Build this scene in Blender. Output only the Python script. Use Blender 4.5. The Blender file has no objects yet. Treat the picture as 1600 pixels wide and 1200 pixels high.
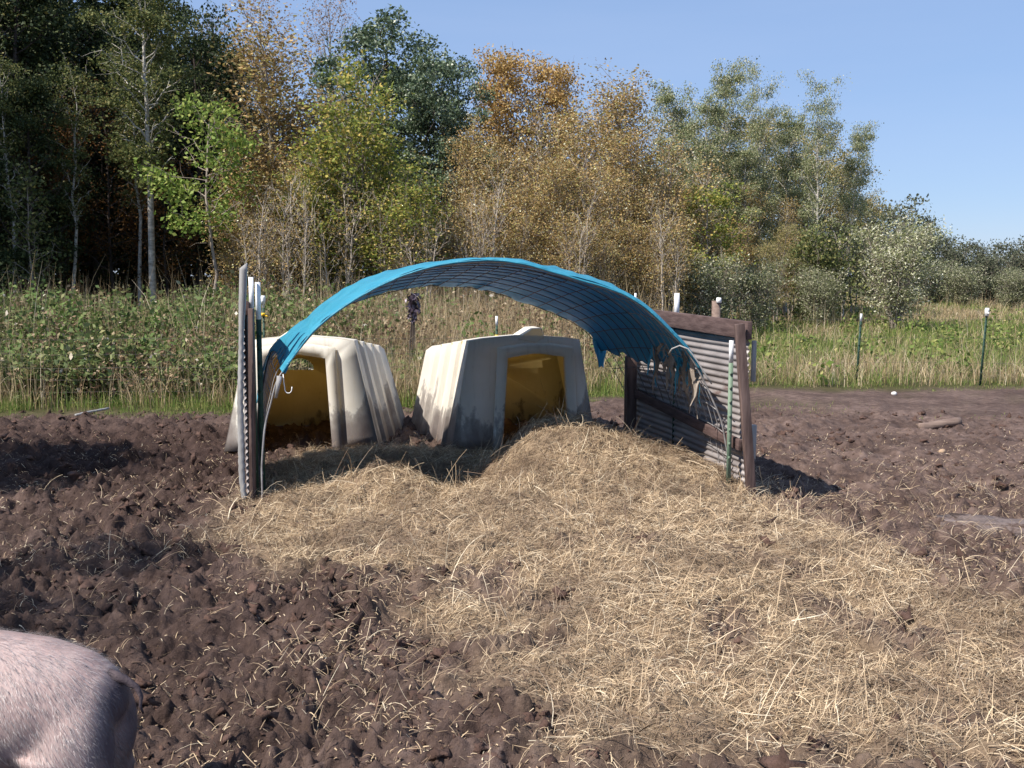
import bpy, bmesh, math, random
import numpy as np
from mathutils import Vector, Matrix, Euler

# ------------------------------------------------------------------ camera, world, sun
scene = bpy.context.scene
COL = scene.collection
F_PX = 1600.0
CAM_H = 1.75
PITCH = math.atan(170.0 / F_PX)
cam_d = bpy.data.cameras.new("camera")
cam = bpy.data.objects.new("camera", cam_d)
COL.objects.link(cam)
cam.location = (0, 0, CAM_H)
cam.rotation_euler = (math.pi / 2 - PITCH, 0, 0)
cam_d.sensor_width = 36.0
cam_d.lens = 36.0 * F_PX / 1600.0
cam_d.clip_start = 0.05
cam_d.clip_end = 3000
scene.camera = cam

SUN_EL = math.radians(50)
SUN_TO = (0.82, 0.57)                       # horizontal travel of the light
_l = math.hypot(*SUN_TO)
SUN_TO = (SUN_TO[0] / _l, SUN_TO[1] / _l)
world = bpy.data.worlds.new("World")
scene.world = world
world.use_nodes = True
wn, wl = world.node_tree.nodes, world.node_tree.links
for n in list(wn):
    wn.remove(n)
w_out = wn.new('ShaderNodeOutputWorld')
w_bg = wn.new('ShaderNodeBackground')
w_sky = wn.new('ShaderNodeTexSky')
w_sky.sky_type = 'NISHITA'
w_sky.sun_disc = False
w_sky.sun_elevation = SUN_EL
w_sky.sun_rotation = math.atan2(-SUN_TO[0], -SUN_TO[1])
w_sky.altitude = 300
w_sky.air_density = 1.0
w_sky.dust_density = 0.15
w_sky.ozone_density = 5.0
w_bg.inputs['Strength'].default_value = 0.090
# thin cirrus
w_tc = wn.new('ShaderNodeTexCoord')
w_map = wn.new('ShaderNodeMapping')
w_map.inputs['Scale'].default_value = (1.2, 2.0, 9.0)
w_map.inputs['Rotation'].default_value = (0.0, 0.12, 0.3)
w_no = wn.new('ShaderNodeTexNoise')
w_no.inputs['Scale'].default_value = 1.6
w_no.inputs['Detail'].default_value = 5
w_no.inputs['Roughness'].default_value = 0.55
w_rp = wn.new('ShaderNodeValToRGB')
w_rp.color_ramp.elements[0].position = 0.40
w_rp.color_ramp.elements[0].color = (0, 0, 0, 1)
w_rp.color_ramp.elements[1].position = 0.78
w_rp.color_ramp.elements[1].color = (0.16, 0.16, 0.16, 1)
w_mix = wn.new('ShaderNodeMixRGB')
w_mix.inputs[2].default_value = (6.3, 6.6, 7.6, 1)
wl.new(w_tc.outputs['Generated'], w_map.inputs['Vector'])
wl.new(w_map.outputs['Vector'], w_no.inputs['Vector'])
wl.new(w_no.outputs['Fac'], w_rp.inputs['Fac'])
wl.new(w_rp.outputs['Color'], w_mix.inputs[0])
wl.new(w_sky.outputs['Color'], w_mix.inputs[1])
w_tint = wn.new('ShaderNodeMixRGB')
w_tint.blend_type = 'MULTIPLY'
w_tint.inputs[0].default_value = 1.0
w_tint.inputs[2].default_value = (1.0, 0.975, 1.0, 1)
w_veil = wn.new('ShaderNodeMixRGB')
w_veil.inputs[0].default_value = 0.6
w_veil.inputs[2].default_value = (2.75, 4.1, 6.5, 1)
wl.new(w_mix.outputs['Color'], w_veil.inputs[1])
wl.new(w_veil.outputs['Color'], w_tint.inputs[1])
wl.new(w_tint.outputs['Color'], w_bg.inputs['Color'])
wl.new(w_bg.outputs['Background'], w_out.inputs['Surface'])

sun_d = bpy.data.lights.new("sun", 'SUN')
sun_d.energy = 5.0
sun_d.angle = math.radians(0.53)
sun_d.color = (1.0, 0.93, 0.84)
sun = bpy.data.objects.new("sun", sun_d)
COL.objects.link(sun)
sun.rotation_euler = Vector((SUN_TO[0] * math.cos(SUN_EL), SUN_TO[1] * math.cos(SUN_EL),
                             -math.sin(SUN_EL))).to_track_quat('-Z', 'Y').to_euler()
sun.location = (-20, -15, 30)

scene.render.engine = 'CYCLES'
scene.view_settings.view_transform = 'Standard'
scene.view_settings.look = 'None'
scene.view_settings.exposure = 0.60
scene.view_settings.gamma = 1.0
scene.cycles.use_denoising = True
scene.cycles.max_bounces = 6
scene.cycles.diffuse_bounces = 3
scene.cycles.transmission_bounces = 4
scene.cycles.transparent_max_bounces = 8

# ------------------------------------------------------------------ photo <-> world helpers (used to read sizes and places)
CP, SP = math.cos(PITCH), math.sin(PITCH)


def ray(px, py):
    dx, dv = (px - 800) / F_PX, (600 - py) / F_PX
    return np.array([dx, CP + dv * SP, -SP + dv * CP])


def P(px, py, Y):
    r = ray(px, py)
    r = r * (Y / r[1])
    return np.array([r[0], Y, CAM_H + r[2]])


def gp(px, py, z=0.0):
    r = ray(px, py)
    r = r * ((z - CAM_H) / r[2])
    return np.array([r[0], r[1], z])


# ------------------------------------------------------------------ numpy noise
_prm = np.random.RandomState(7).permutation(512).astype(np.int64)
_prm = np.concatenate([_prm, _prm])
_gang = np.random.RandomState(9).rand(512) * 2 * np.pi
_gx, _gy = np.cos(_gang), np.sin(_gang)


def perlin(x, y, seed=0):
    x = np.asarray(x, float) + seed * 17.31
    y = np.asarray(y, float) + seed * 9.77
    xi, yi = np.floor(x).astype(np.int64), np.floor(y).astype(np.int64)
    xf, yf = x - xi, y - yi
    u = xf * xf * xf * (xf * (xf * 6 - 15) + 10)
    v = yf * yf * yf * (yf * (yf * 6 - 15) + 10)

    def g(ix, iy, dx, dy):
        h = _prm[(_prm[ix & 511] + iy) & 511]
        return _gx[h] * dx + _gy[h] * dy
    a = g(xi, yi, xf, yf)
    b = g(xi + 1, yi, xf - 1, yf)
    c = g(xi, yi + 1, xf, yf - 1)
    d = g(xi + 1, yi + 1, xf - 1, yf - 1)
    return (a + u * (b - a)) * (1 - v) + (c + u * (d - c)) * v * 1.0


def fbm(x, y, oct=3, seed=0):
    s, a, f = 0, 1.0, 1.0
    for i in range(oct):
        s = s + a * perlin(x * f, y * f, seed + i * 3)
        a *= 0.5
        f *= 2.03
    return s


def sstep(a, b, x):
    t = np.clip((x - a) / (b - a), 0, 1)
    return t * t * (3 - 2 * t)


def poly_sd(x, y, poly):
    """signed distance to polygon, positive inside"""
    poly = np.asarray(poly)
    n = len(poly)
    d2 = np.full(np.shape(x), 1e9)
    ins = np.zeros(np.shape(x), bool)
    for i in range(n):
        ax, ay = poly[i]
        bx, by = poly[(i + 1) % n]
        ex, ey = bx - ax, by - ay
        wx, wy = x - ax, y - ay
        t = np.clip((wx * ex + wy * ey) / (ex * ex + ey * ey + 1e-12), 0, 1)
        d2 = np.minimum(d2, (wx - t * ex) ** 2 + (wy - t * ey) ** 2)
        c = (ay > y) != (by > y)
        xx = ax + (y - ay) * ex / (ey if abs(ey) > 1e-9 else 1e-9)
        ins ^= c & (x < xx)
    d = np.sqrt(d2)
    return np.where(ins, d, -d)


# ------------------------------------------------------------------ terrain functions
HAY_PX = [(395, 768), (325, 835), (400, 885), (520, 895), (600, 925), (690, 975), (745, 990), (700, 1060),
          (830, 1120), (900, 1240), (1750, 1240), (1750, 945), (1560, 925), (1420, 880), (1340, 838), (1210, 800)]
HAY = [tuple(gp(a, b)[:2]) for a, b in HAY_PX] + [(1.95, 8.3), (1.45, 10.1), (0.9, 10.4), (-2.1, 10.3), (-2.3, 9.0)]


def edge_y(x):                        # far rim of the bare mud
    return 12.9 + 3.0 * sstep(-2.0, 4.5, x) + 0.35 * perlin(x * 0.8, 3.3, 5)


def hay_mask(x, y):
    d = poly_sd(x, y, HAY) + 0.22 * fbm(x * 1.6, y * 1.6, 3, 11)
    m = sstep(-0.22, 0.3, d)
    # thin bare patches in the near part
    thin = sstep(0.12, 0.45, fbm(x * 1.3 + 4, y * 1.3, 2, 21) + 0.12) * sstep(7.2, 6.0, y)
    right = sstep(0.2, 2.6, x - 0.25 * y + 0.1) * sstep(8.2, 7.0, y) * 0.25
    return np.clip(m * (1 - 0.75 * thin) * (1 - right), 0, 1)


BUMPS = [  # cx, cy, height, rx, ry
    (0.28, 8.5, 0.44, 0.55, 0.62), (1.05, 8.55, 0.25, 0.60, 0.62), (0.9, 7.7, 0.16, 0.95, 0.80),
    (-0.98, 7.9, 0.25, 0.40, 0.34), (-0.42, 8.3, -0.10, 0.35, 0.4), (-1.62, 7.55, 0.10, 0.45, 0.4), (1.6, 8.0, 0.08, 0.45, 0.5),
    (-0.25, 7.2, 0.10, 0.75, 0.55), (0.9, 6.3, 0.10, 1.3, 0.9), (-1.1, 9.6, 0.07, 0.8, 0.45),
]


def height(x, y, fine=True):
    x, y = np.asarray(x, float), np.asarray(y, float)
    hm = hay_mask(x, y)
    z = np.zeros_like(x)
    for cx, cy, h, rx, ry in BUMPS:
        z = z + h * np.exp(-(((x - cx) / rx) ** 2 + ((y - cy) / ry) ** 2))
    near = sstep(15.5, 11.0, y) * sstep(26, 14, np.hypot(x, y))
    ey = edge_y(x)
    out = sstep(ey - 0.3, ey + 0.5, y)
    z = z + 0.05 * fbm(x * 0.55, y * 0.55, 2, 1) * (1 - 0.5 * out)
    rough = (1 - 0.72 * hm) * (0.28 + 0.72 * near) * (1 - 0.85 * out)
    rough = rough * (1 - 0.45 * sstep(0.5, 4.0, x) * sstep(7, 9, y))
    b1 = np.abs(fbm(x * 2.6, y * 2.6, 2, 31))
    wx = x + 0.12 * perlin(x * 2.2, y * 2.2, 35)
    wy = y + 0.12 * perlin(x * 2.2, y * 2.2, 36)
    b1 = np.abs(fbm(wx * 2.9, wy * 2.9, 2, 31))
    rut = np.abs(perlin(wx * 1.1 + wy * 1.5, wy * 2.6 - wx * 0.8, 38))
    z = z + rough * (0.17 * (b1 - 0.22) + 0.07 * (rut - 0.2))
    pit = sstep(0.18, 0.5, perlin(x * 3.4, y * 3.4, 77))
    z = z - rough * 0.055 * pit
    if fine:
        b2 = np.abs(fbm(x * 7.0, y * 7.0, 2, 41))
        b2 = np.abs(fbm(wx * 7.3, wy * 7.3, 3, 41))
        z = z + rough * 0.105 * (b2 - 0.2) * (0.5 + sstep(-0.3, 0.3, perlin(x * 1.5, y * 1.5, 51)))
        b3 = fbm(x * 19.0, y * 19.0, 2, 61)
        b4 = np.abs(fbm(x * 15 + 0.3 * b3, y * 15, 2, 63))
        b5 = np.abs(fbm(x * 33 + 0.5 * b3, y * 33, 2, 65))
        z = z + rough * (0.016 * b3 + 0.026 * (b4 - 0.2) + 0.012 * (b5 - 0.2) * sstep(9, 6, y))
        z = z + hm * (0.085 * (np.abs(fbm(x * 3.1, y * 3.1, 3, 91)) - 0.2) + 0.025 * fbm(x * 10, y * 10, 2, 95))
    # rise of the meadow towards the trees
    z = z + 0.25 * sstep(18, 60, y)
    return z


def zat(x, y):
    return float(height(np.array([x]), np.array([y]))[0])


# ------------------------------------------------------------------ mesh helpers
def new_mesh(name, V, Fq=None, Ft=None, smooth=False, mats=(), attrs=None, mat_idx=None):
    V = np.asarray(V, np.float32).reshape(-1, 3)
    me = bpy.data.meshes.new(name)
    loops, starts = [], []
    off = 0
    if Fq is not None and len(Fq):
        Fq = np.asarray(Fq, np.int32).reshape(-1, 4)
        loops.append(Fq.ravel())
        starts.append(np.arange(len(Fq), dtype=np.int32) * 4)
        off = len(Fq) * 4
    if Ft is not None and len(Ft):
        Ft = np.asarray(Ft, np.int32).reshape(-1, 3)
        loops.append(Ft.ravel())
        starts.append(off + np.arange(len(Ft), dtype=np.int32) * 3)
    loops = np.concatenate(loops)
    starts = np.concatenate(starts)
    me.vertices.add(len(V))
    me.vertices.foreach_set("co", V.ravel())
    me.loops.add(len(loops))
    me.loops.foreach_set("vertex_index", loops)
    me.polygons.add(len(starts))
    me.polygons.foreach_set("loop_start", starts)
    if smooth:
        me.polygons.foreach_set("use_smooth", np.ones(len(starts), bool))
    for m in mats:
        me.materials.append(m)
    if mat_idx is not None:
        me.polygons.foreach_set("material_index", np.asarray(mat_idx, np.int32))
    if attrs:
        for k, v in attrs.items():
            a = me.attributes.new(k, 'FLOAT', 'POINT')
            a.data.foreach_set("value", np.asarray(v, np.float32))
    me.update(calc_edges=True)
    me.validate()
    return me


def link(name, me, parent=None, loc=(0, 0, 0), rot=(0, 0, 0)):
    o = bpy.data.objects.new(name, me)
    COL.objects.link(o)
    o.location = loc
    o.rotation_euler = rot
    if parent is not None:
        o.parent = parent
    return o


def empty(name, loc=(0, 0, 0), rz=0.0):
    o = bpy.data.objects.new(name, None)
    o.empty_display_size = 0.1
    COL.objects.link(o)
    o.location = loc
    o.rotation_euler = (0, 0, rz)
    return o


def tag(o, label=None, cat=None, group=None, kind=None):
    if label:
        o["label"] = label
    if cat:
        o["category"] = cat
    if group:
        o["group"] = group
    if kind:
        o["kind"] = kind
    return o


def copy_tree(o, parent=None):
    c = o.copy()
    COL.objects.link(c)
    c.parent = parent
    for ch in list(o.children):
        copy_tree(ch, c)
    return c


class MB:
    """collects verts / faces for one mesh"""

    def __init__(self):
        self.v, self.q, self.t, self.n = [], [], [], 0

    def add(self, V, Q=None, T=None):
        V = np.asarray(V, float).reshape(-1, 3)
        self.v.append(V)
        if Q is not None and len(Q):
            self.q.append(np.asarray(Q, int).reshape(-1, 4) + self.n)
        if T is not None and len(T):
            self.t.append(np.asarray(T, int).reshape(-1, 3) + self.n)
        self.n += len(V)

    def box(self, c, s, R=None):
        c, s = np.asarray(c, float), np.asarray(s, float) / 2
        co = np.array([(a, b, d) for a in (-1, 1) for b in (-1, 1) for d in (-1, 1)], float) * s
        if R is not None:
            co = co @ np.asarray(R, float).T
        self.add(co + c, [(0, 1, 3, 2), (4, 6, 7, 5), (0, 4, 5, 1), (2, 3, 7, 6), (0, 2, 6, 4), (1, 5, 7, 3)])

    def tube(self, pts, r, sides=6, cap=True):
        pts = np.asarray(pts, float)
        n = len(pts)
        r = np.broadcast_to(np.asarray(r, float), (n,))
        tan = np.gradient(pts, axis=0)
        tan /= np.linalg.norm(tan, axis=1)[:, None] + 1e-9
        ref = np.array([0.0, 0.0, 1.0]) if abs(tan[:, 2]).mean() < 0.8 else np.array([1.0, 0.0, 0.0])
        s = np.cross(tan, ref)
        s /= np.linalg.norm(s, axis=1)[:, None] + 1e-9
        b = np.cross(tan, s)
        a = np.arange(sides) * 2 * np.pi / sides
        V = pts[:, None, :] + r[:, None, None] * (np.cos(a)[None, :, None] * s[:, None, :] + np.sin(a)[None, :, None] * b[:, None, :])
        i = np.arange(n - 1)[:, None] * sides
        j = np.arange(sides)[None, :]
        k = (j + 1) % sides
        Q = np.stack([i + j, i + k, i + k + sides, i + j + sides], -1).reshape(-1, 4)
        T = []
        V = V.reshape(-1, 3)
        if cap:
            V = np.vstack([V, pts[0], pts[-1]])
            c0, c1 = n * sides, n * sides + 1
            for jj in range(sides):
                T.append((c0, (jj + 1) % sides, jj))
                T.append((c1, (n - 1) * sides + jj, (n - 1) * sides + (jj + 1) % sides))
        self.add(V, Q, T)

    def mesh(self, name, mats=(), smooth=False, attrs=None):
        return new_mesh(name, np.vstack(self.v), np.vstack(self.q) if self.q else None,
                        np.vstack(self.t) if self.t else None, smooth, mats, attrs)

    def build(self, name, mat, parent=None, smooth=False, loc=(0, 0, 0), bevel=0.0):
        me = self.mesh(name, (mat,), smooth)
        o = link(name, me, parent, loc)
        if bevel:
            md = o.modifiers.new("bevel", 'BEVEL')
            md.width = bevel
            md.segments = 2
            md.limit_method = 'ANGLE'
        return o


def ribbons(paths, width, side, taper=0.3):
    """paths (N,K,3), width (N,), side (N,3) -> V, Q"""
    N, K, _ = paths.shape
    t = np.linspace(0, 1, K)
    w = width[:, None] * (1 - (1 - taper) * t[None, :] ** 1.5) * 0.5
    A = paths - side[:, None, :] * w[..., None]
    B = paths + side[:, None, :] * w[..., None]
    V = np.stack([A, B], 2).reshape(-1, 3)
    base = (np.arange(N) * K * 2)[:, None] + (np.arange(K - 1) * 2)[None, :]
    Q = np.stack([base, base + 1, base + 3, base + 2], -1).reshape(-1, 4)
    return V, Q


def leaf_quads(c, size, rng, up=0.0, aspect=0.62, direction=None):
    """pointed leaves as one kite quad each"""
    N = len(c)
    d = rng.normal(size=(N, 3))
    d[:, 2] *= 0.8
    if direction is not None:
        d = d * 0.55 + direction
    d /= np.linalg.norm(d, axis=1)[:, None] + 1e-9
    n = rng.normal(size=(N, 3))
    n[:, 2] += up
    s = np.cross(d, n)
    s /= np.linalg.norm(s, axis=1)[:, None] + 1e-9
    size = np.broadcast_to(size, (N,))[:, None]
    a = c - d * size * 0.5
    e = c + d * size * 0.5
    nn = np.cross(d, s)
    m = c - d * size * 0.06 + nn * size * 0.10
    l = m - s * size * aspect * 0.5
    r = m + s * size * aspect * 0.5
    V = np.stack([a, l, e, r], 1).reshape(-1, 3)
    Q = np.arange(N * 4).reshape(N, 4)
    return V, Q


# ------------------------------------------------------------------ materials
def mat_base(name):
    m = bpy.data.materials.new(name)
    m.use_nodes = True
    nt = m.node_tree
    b = nt.nodes['Principled BSDF']
    b.inputs['Specular IOR Level'].default_value = 0.25
    return m, nt, b


def noise(nt, scale, detail=4, rough=0.55, vec=None, dist=0.0):
    n = nt.nodes.new('ShaderNodeTexNoise')
    n.inputs['Scale'].default_value = scale
    n.inputs['Detail'].default_value = detail
    n.inputs['Roughness'].default_value = rough
    n.inputs['Distortion'].default_value = dist
    if vec is not None:
        nt.links.new(vec, n.inputs['Vector'])
    return n


def ramp(nt, fac, stops, interp='LINEAR'):
    r = nt.nodes.new('ShaderNodeValToRGB')
    r.color_ramp.interpolation = interp
    el = r.color_ramp.elements
    while len(el) < len(stops):
        el.new(0.5)
    for e, (p, c) in zip(el, stops):
        e.position = p
        e.color = (*c, 1) if len(c) == 3 else c
    nt.links.new(fac, r.inputs['Fac'])
    return r


def mixc(nt, fac, a, b):
    m = nt.nodes.new('ShaderNodeMixRGB')
    for sock, v in ((m.inputs[0], fac), (m.inputs[1], a), (m.inputs[2], b)):
        if hasattr(v, 'is_output'):
            nt.links.new(v, sock)
        elif isinstance(v, (int, float)):
            sock.default_value = v
        else:
            sock.default_value = (*v, 1)
    return m


def bump(nt, b, h, strength=0.4, dist=0.01):
    n = nt.nodes.new('ShaderNodeBump')
    n.inputs['Strength'].default_value = strength
    n.inputs['Distance'].default_value = dist
    nt.links.new(h, n.inputs['Height'])
    nt.links.new(n.outputs['Normal'], b.inputs['Normal'])


def objco(nt, scale=(1, 1, 1)):
    tc = nt.nodes.new('ShaderNodeTexCoord')
    mp = nt.nodes.new('ShaderNodeMapping')
    mp.inputs['Scale'].default_value = scale
    nt.links.new(tc.outputs['Object'], mp.inputs['Vector'])
    return mp.outputs['Vector']


def mat_noisy(name, c1, c2, scale=6, rough=0.8, stretch=(1, 1, 1), bmp=0.3, bdist=0.01, metallic=0.0, spots=None):
    m, nt, b = mat_base(name)
    v = objco(nt, stretch)
    n = noise(nt, scale, 6, 0.6, v)
    r = ramp(nt, n.outputs['Fac'], [(0.3, c1), (0.7, c2)])
    col = r.outputs['Color']
    if spots:
        n2 = noise(nt, spots[1], 4, 0.6, v)
        r2 = ramp(nt, n2.outputs['Fac'], [(spots[2], (0, 0, 0)), (spots[2] + 0.1, (1, 1, 1))])
        col = mixc(nt, r2.outputs['Color'], col, spots[0]).outputs['Color']
    nt.links.new(col, b.inputs['Base Color'])
    b.inputs['Roughness'].default_value = rough
    b.inputs['Metallic'].default_value = metallic
    if bmp:
        n3 = noise(nt, scale * 4, 5, 0.6, v)
        bump(nt, b, n3.outputs['Fac'], bmp, bdist)
    return m


def mat_leaf(name, stops, translucent=0.3, rough=0.6, spec=0.2):
    """each leaf is a mesh island with a colour of its own"""
    m, nt, b = mat_base(name)
    g = nt.nodes.new('ShaderNodeNewGeometry')
    r = ramp(nt, g.outputs['Random Per Island'], stops)
    col = r.outputs['Color']
    nt.links.new(col, b.inputs['Base Color'])
    b.inputs['Roughness'].default_value = rough
    b.inputs['Specular IOR Level'].default_value = spec
    if translucent:
        t = nt.nodes.new('ShaderNodeBsdfTranslucent')
        nt.links.new(col, t.inputs['Color'])
        mx = nt.nodes.new('ShaderNodeMixShader')
        mx.inputs[0].default_value = translucent
        nt.links.new(b.outputs[0], mx.inputs[1])
        nt.links.new(t.outputs[0], mx.inputs[2])
        nt.links.new(mx.outputs[0], nt.nodes['Material Output'].inputs['Surface'])
    return m


def make_ground_mat():
    m, nt, b = mat_base("ground_soil")
    v = objco(nt)

    def attr(n):
        a = nt.nodes.new('ShaderNodeAttribute')
        a.attribute_name = n
        return a.outputs['Fac']
    n1 = noise(nt, 1.1, 6, 0.65, v)
    n2 = noise(nt, 9, 6, 0.7, v)
    n3 = noise(nt, 60, 4, 0.6, v)
    dry = ramp(nt, n2.outputs['Fac'], [(0.25, (0.060, 0.040, 0.034)), (0.5, (0.138, 0.096, 0.081)), (0.78, (0.25, 0.182, 0.155))])
    wet_and_shade = ramp(nt, n2.outputs['Fac'], [(0.25, (0.027, 0.017, 0.015)), (0.55, (0.066, 0.043, 0.037)), (0.8, (0.13, 0.088, 0.073))])
    c = mixc(nt, attr('wet_and_shade'), dry.outputs['Color'], wet_and_shade.outputs['Color'])
    damp = ramp(nt, n1.outputs['Fac'], [(0.40, (0.66, 0.64, 0.64)), (0.62, (1.12, 1.12, 1.12))])
    dm = mixc(nt, 1.0, c.outputs['Color'], damp.outputs['Color'])
    dm.blend_type = 'MULTIPLY'
    c = dm
    # trodden straw worked into the mud
    fl = ramp(nt, n3.outputs['Fac'], [(0.60, (0, 0, 0)), (0.72, (0.5, 0.5, 0.5))])
    c = mixc(nt, fl.outputs['Color'], c.outputs['Color'], (0.19, 0.125, 0.08))
    hay = ramp(nt, n2.outputs['Fac'], [(0.25, (0.115, 0.08, 0.056)), (0.55, (0.28, 0.205, 0.135)), (0.8, (0.43, 0.33, 0.22))])
    c = mixc(nt, attr('hay'), c.outputs['Color'], hay.outputs['Color'])
    far = ramp(nt, n2.outputs['Fac'], [(0.3, (0.050, 0.055, 0.020)), (0.7, (0.10, 0.085, 0.04))])
    c = mixc(nt, attr('grass'), c.outputs['Color'], far.outputs['Color'])
    nt.links.new(c.outputs['Color'], b.inputs['Base Color'])
    b.inputs['Roughness'].default_value = 0.9
    b.inputs['Specular IOR Level'].default_value = 0.12
    n4 = noise(nt, 38, 8, 0.7, v)
    bump(nt, b, n4.outputs['Fac'], 0.9, 0.03)
    return m


def mat_straw(name, stops, translucent, rough, spec):
    m = mat_leaf(name, stops, translucent, rough, spec)
    nt = m.node_tree
    r = [n for n in nt.nodes if n.type == 'VALTORGB'][0]
    v = objco(nt)
    n1 = noise(nt, 1.5, 5, 0.65, v)
    p = ramp(nt, n1.outputs['Fac'], [(0.47, (0, 0, 0)), (0.62, (0.75, 0.75, 0.75))])
    d = mixc(nt, p.outputs['Color'], r.outputs['Color'], (0.13, 0.085, 0.06))
    for l in list(nt.links):
        if l.from_node == r and l.to_node.name != d.name:
            nt.links.new(d.outputs['Color'], l.to_socket)
    return m


def mat_weed(name, stops, translucent):
    m = mat_leaf(name, stops, translucent)
    nt = m.node_tree
    r = [n for n in nt.nodes if n.type == 'VALTORGB'][0]
    n1 = noise(nt, 0.7, 4, 0.6, objco(nt))
    p = ramp(nt, n1.outputs['Fac'], [(0.45, (0, 0, 0)), (0.62, (0.75, 0.75, 0.75))])
    d = mixc(nt, p.outputs['Color'], r.outputs['Color'], (0.105, 0.185, 0.04))
    for l in list(nt.links):
        if l.from_node.name == r.name and l.to_node.name != d.name:
            nt.links.new(d.outputs['Color'], l.to_socket)
    return m


M = {}
M['ground'] = make_ground_mat()
M['straw'] = mat_straw('straw_dry', [(0.0, (0.16, 0.105, 0.072)), (0.3, (0.39, 0.28, 0.175)), (0.7, (0.63, 0.485, 0.31)), (0.93, (0.77, 0.63, 0.44)), (1.0, (0.84, 0.74, 0.55))], 0.15, 0.65, 0.3)
M['clod'] = mat_noisy('mud_clod', (0.040, 0.023, 0.018), (0.130, 0.078, 0.061), 9, 0.9, bmp=0.8, bdist=0.02)
M['bark_pale'] = mat_noisy('pale_bark', (0.20, 0.18, 0.155), (0.62, 0.59, 0.53), 5, 0.8, (1, 1, 2.5), 0.3, 0.01, spots=((0.05, 0.045, 0.04), 7, 0.66))
M['bark_grey'] = mat_noisy('grey_bark', (0.19, 0.155, 0.13), (0.42, 0.36, 0.30), 7, 0.9, (1, 1, 0.4), 0.5)
M['bark_stem'] = mat_noisy('pale_stem_bark', (0.30, 0.25, 0.20), (0.55, 0.48, 0.40), 7, 0.85, (1, 1, 0.4), 0.3)
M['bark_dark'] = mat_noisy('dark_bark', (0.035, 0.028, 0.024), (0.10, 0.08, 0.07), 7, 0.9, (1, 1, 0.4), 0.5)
M['lf_brown'] = mat_leaf('leaf_tan_brown', [(0, (0.221, 0.143, 0.055)), (0.35, (0.390, 0.267, 0.111)), (0.65, (0.546, 0.384, 0.176)), (0.75, (0.312, 0.286, 0.098)), (0.93, (0.429, 0.364, 0.130)), (1, (0.850, 0.850, 0.650))], 0.3)
M['lf_olive'] = mat_leaf('leaf_olive_tan', [(0, (0.135, 0.128, 0.049)), (0.4, (0.270, 0.257, 0.101)), (0.75, (0.392, 0.338, 0.149)), (0.95, (0.486, 0.365, 0.176)), (1, (0.810, 0.702, 0.486))], 0.3)
M['lf_orange'] = mat_leaf('leaf_orange', [(0, (0.300, 0.174, 0.066)), (0.5, (0.480, 0.312, 0.114)), (0.85, (0.576, 0.408, 0.156)), (1, (0.408, 0.348, 0.132))], 0.3)
M['lf_yg'] = mat_leaf('leaf_yellow_green', [(0, (0.115, 0.155, 0.035)), (0.5, (0.243, 0.290, 0.061)), (0.8, (0.419, 0.378, 0.088)), (1, (0.608, 0.446, 0.135))], 0.35)
M['lf_bright'] = mat_leaf('leaf_bright_green', [(0, (0.115, 0.184, 0.034)), (0.6, (0.230, 0.322, 0.069)), (1, (0.380, 0.402, 0.115))], 0.35)
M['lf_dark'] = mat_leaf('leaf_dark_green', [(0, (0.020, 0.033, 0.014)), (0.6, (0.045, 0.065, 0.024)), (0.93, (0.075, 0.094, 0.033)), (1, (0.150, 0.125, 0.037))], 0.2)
M['lf_oak'] = mat_leaf('leaf_oak_green', [(0, (0.056, 0.090, 0.045)), (0.6, (0.115, 0.163, 0.085)), (1, (0.263, 0.312, 0.200))], 0.22, 0.4, 0.5)
M['lf_aspen'] = mat_leaf('leaf_grey_green', [(0, (0.156, 0.198, 0.090)), (0.5, (0.264, 0.300, 0.144)), (0.85, (0.396, 0.372, 0.204)), (1, (0.576, 0.528, 0.348))], 0.3, 0.45, 0.4)
M['lf_aspen_dark'] = mat_leaf('leaf_olive_green', [(0, (0.072, 0.094, 0.034)), (0.6, (0.137, 0.163, 0.055)), (0.9, (0.234, 0.227, 0.078)), (1, (0.364, 0.312, 0.130))], 0.3)
M['lf_willow'] = mat_leaf('leaf_willow', [(0, (0.11, 0.13, 0.06)), (0.5, (0.21, 0.23, 0.115)), (0.8, (0.34, 0.34, 0.20)), (1, (0.68, 0.66, 0.52))], 0.25)
M['lf_far'] = mat_leaf('leaf_far_grey_green', [(0, (0.06, 0.07, 0.045)), (0.6, (0.115, 0.13, 0.08)), (1, (0.20, 0.20, 0.13))], 0.25)
M['lf_pink'] = mat_leaf('leaf_pale_russet', [(0, (0.230, 0.144, 0.098)), (0.6, (0.380, 0.253, 0.178)), (1, (0.483, 0.356, 0.241))], 0.3)
M['lf_willow_pale'] = mat_leaf('leaf_willow_pale', [(0, (0.12, 0.14, 0.055)), (0.4, (0.25, 0.27, 0.12)), (0.75, (0.45, 0.45, 0.28)), (1, (0.85, 0.83, 0.68))], 0.25)
M['lf_rust'] = mat_leaf('leaf_rust', [(0, (0.06, 0.028, 0.010)), (0.6, (0.13, 0.060, 0.018)), (1, (0.20, 0.11, 0.03))], 0.3)
M['weed_green'] = mat_weed('weed_green', [(0, (0.050, 0.081, 0.027)), (0.5, (0.129, 0.174, 0.056)), (0.82, (0.224, 0.246, 0.095)), (0.955, (0.302, 0.258, 0.134)), (0.975, (0.370, 0.302, 0.190)), (1, (0.806, 0.728, 0.627))], 0.25)
M['weed_brown'] = mat_leaf('weed_brown', [(0, (0.11, 0.066, 0.040)), (0.5, (0.25, 0.165, 0.10)), (0.85, (0.38, 0.29, 0.18)), (1, (0.50, 0.40, 0.28))], 0.2)
M['grass_green'] = mat_leaf('grass_green', [(0, (0.083, 0.132, 0.029)), (0.5, (0.165, 0.242, 0.055)), (0.85, (0.286, 0.308, 0.094)), (1, (0.462, 0.407, 0.187))], 0.3)
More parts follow.
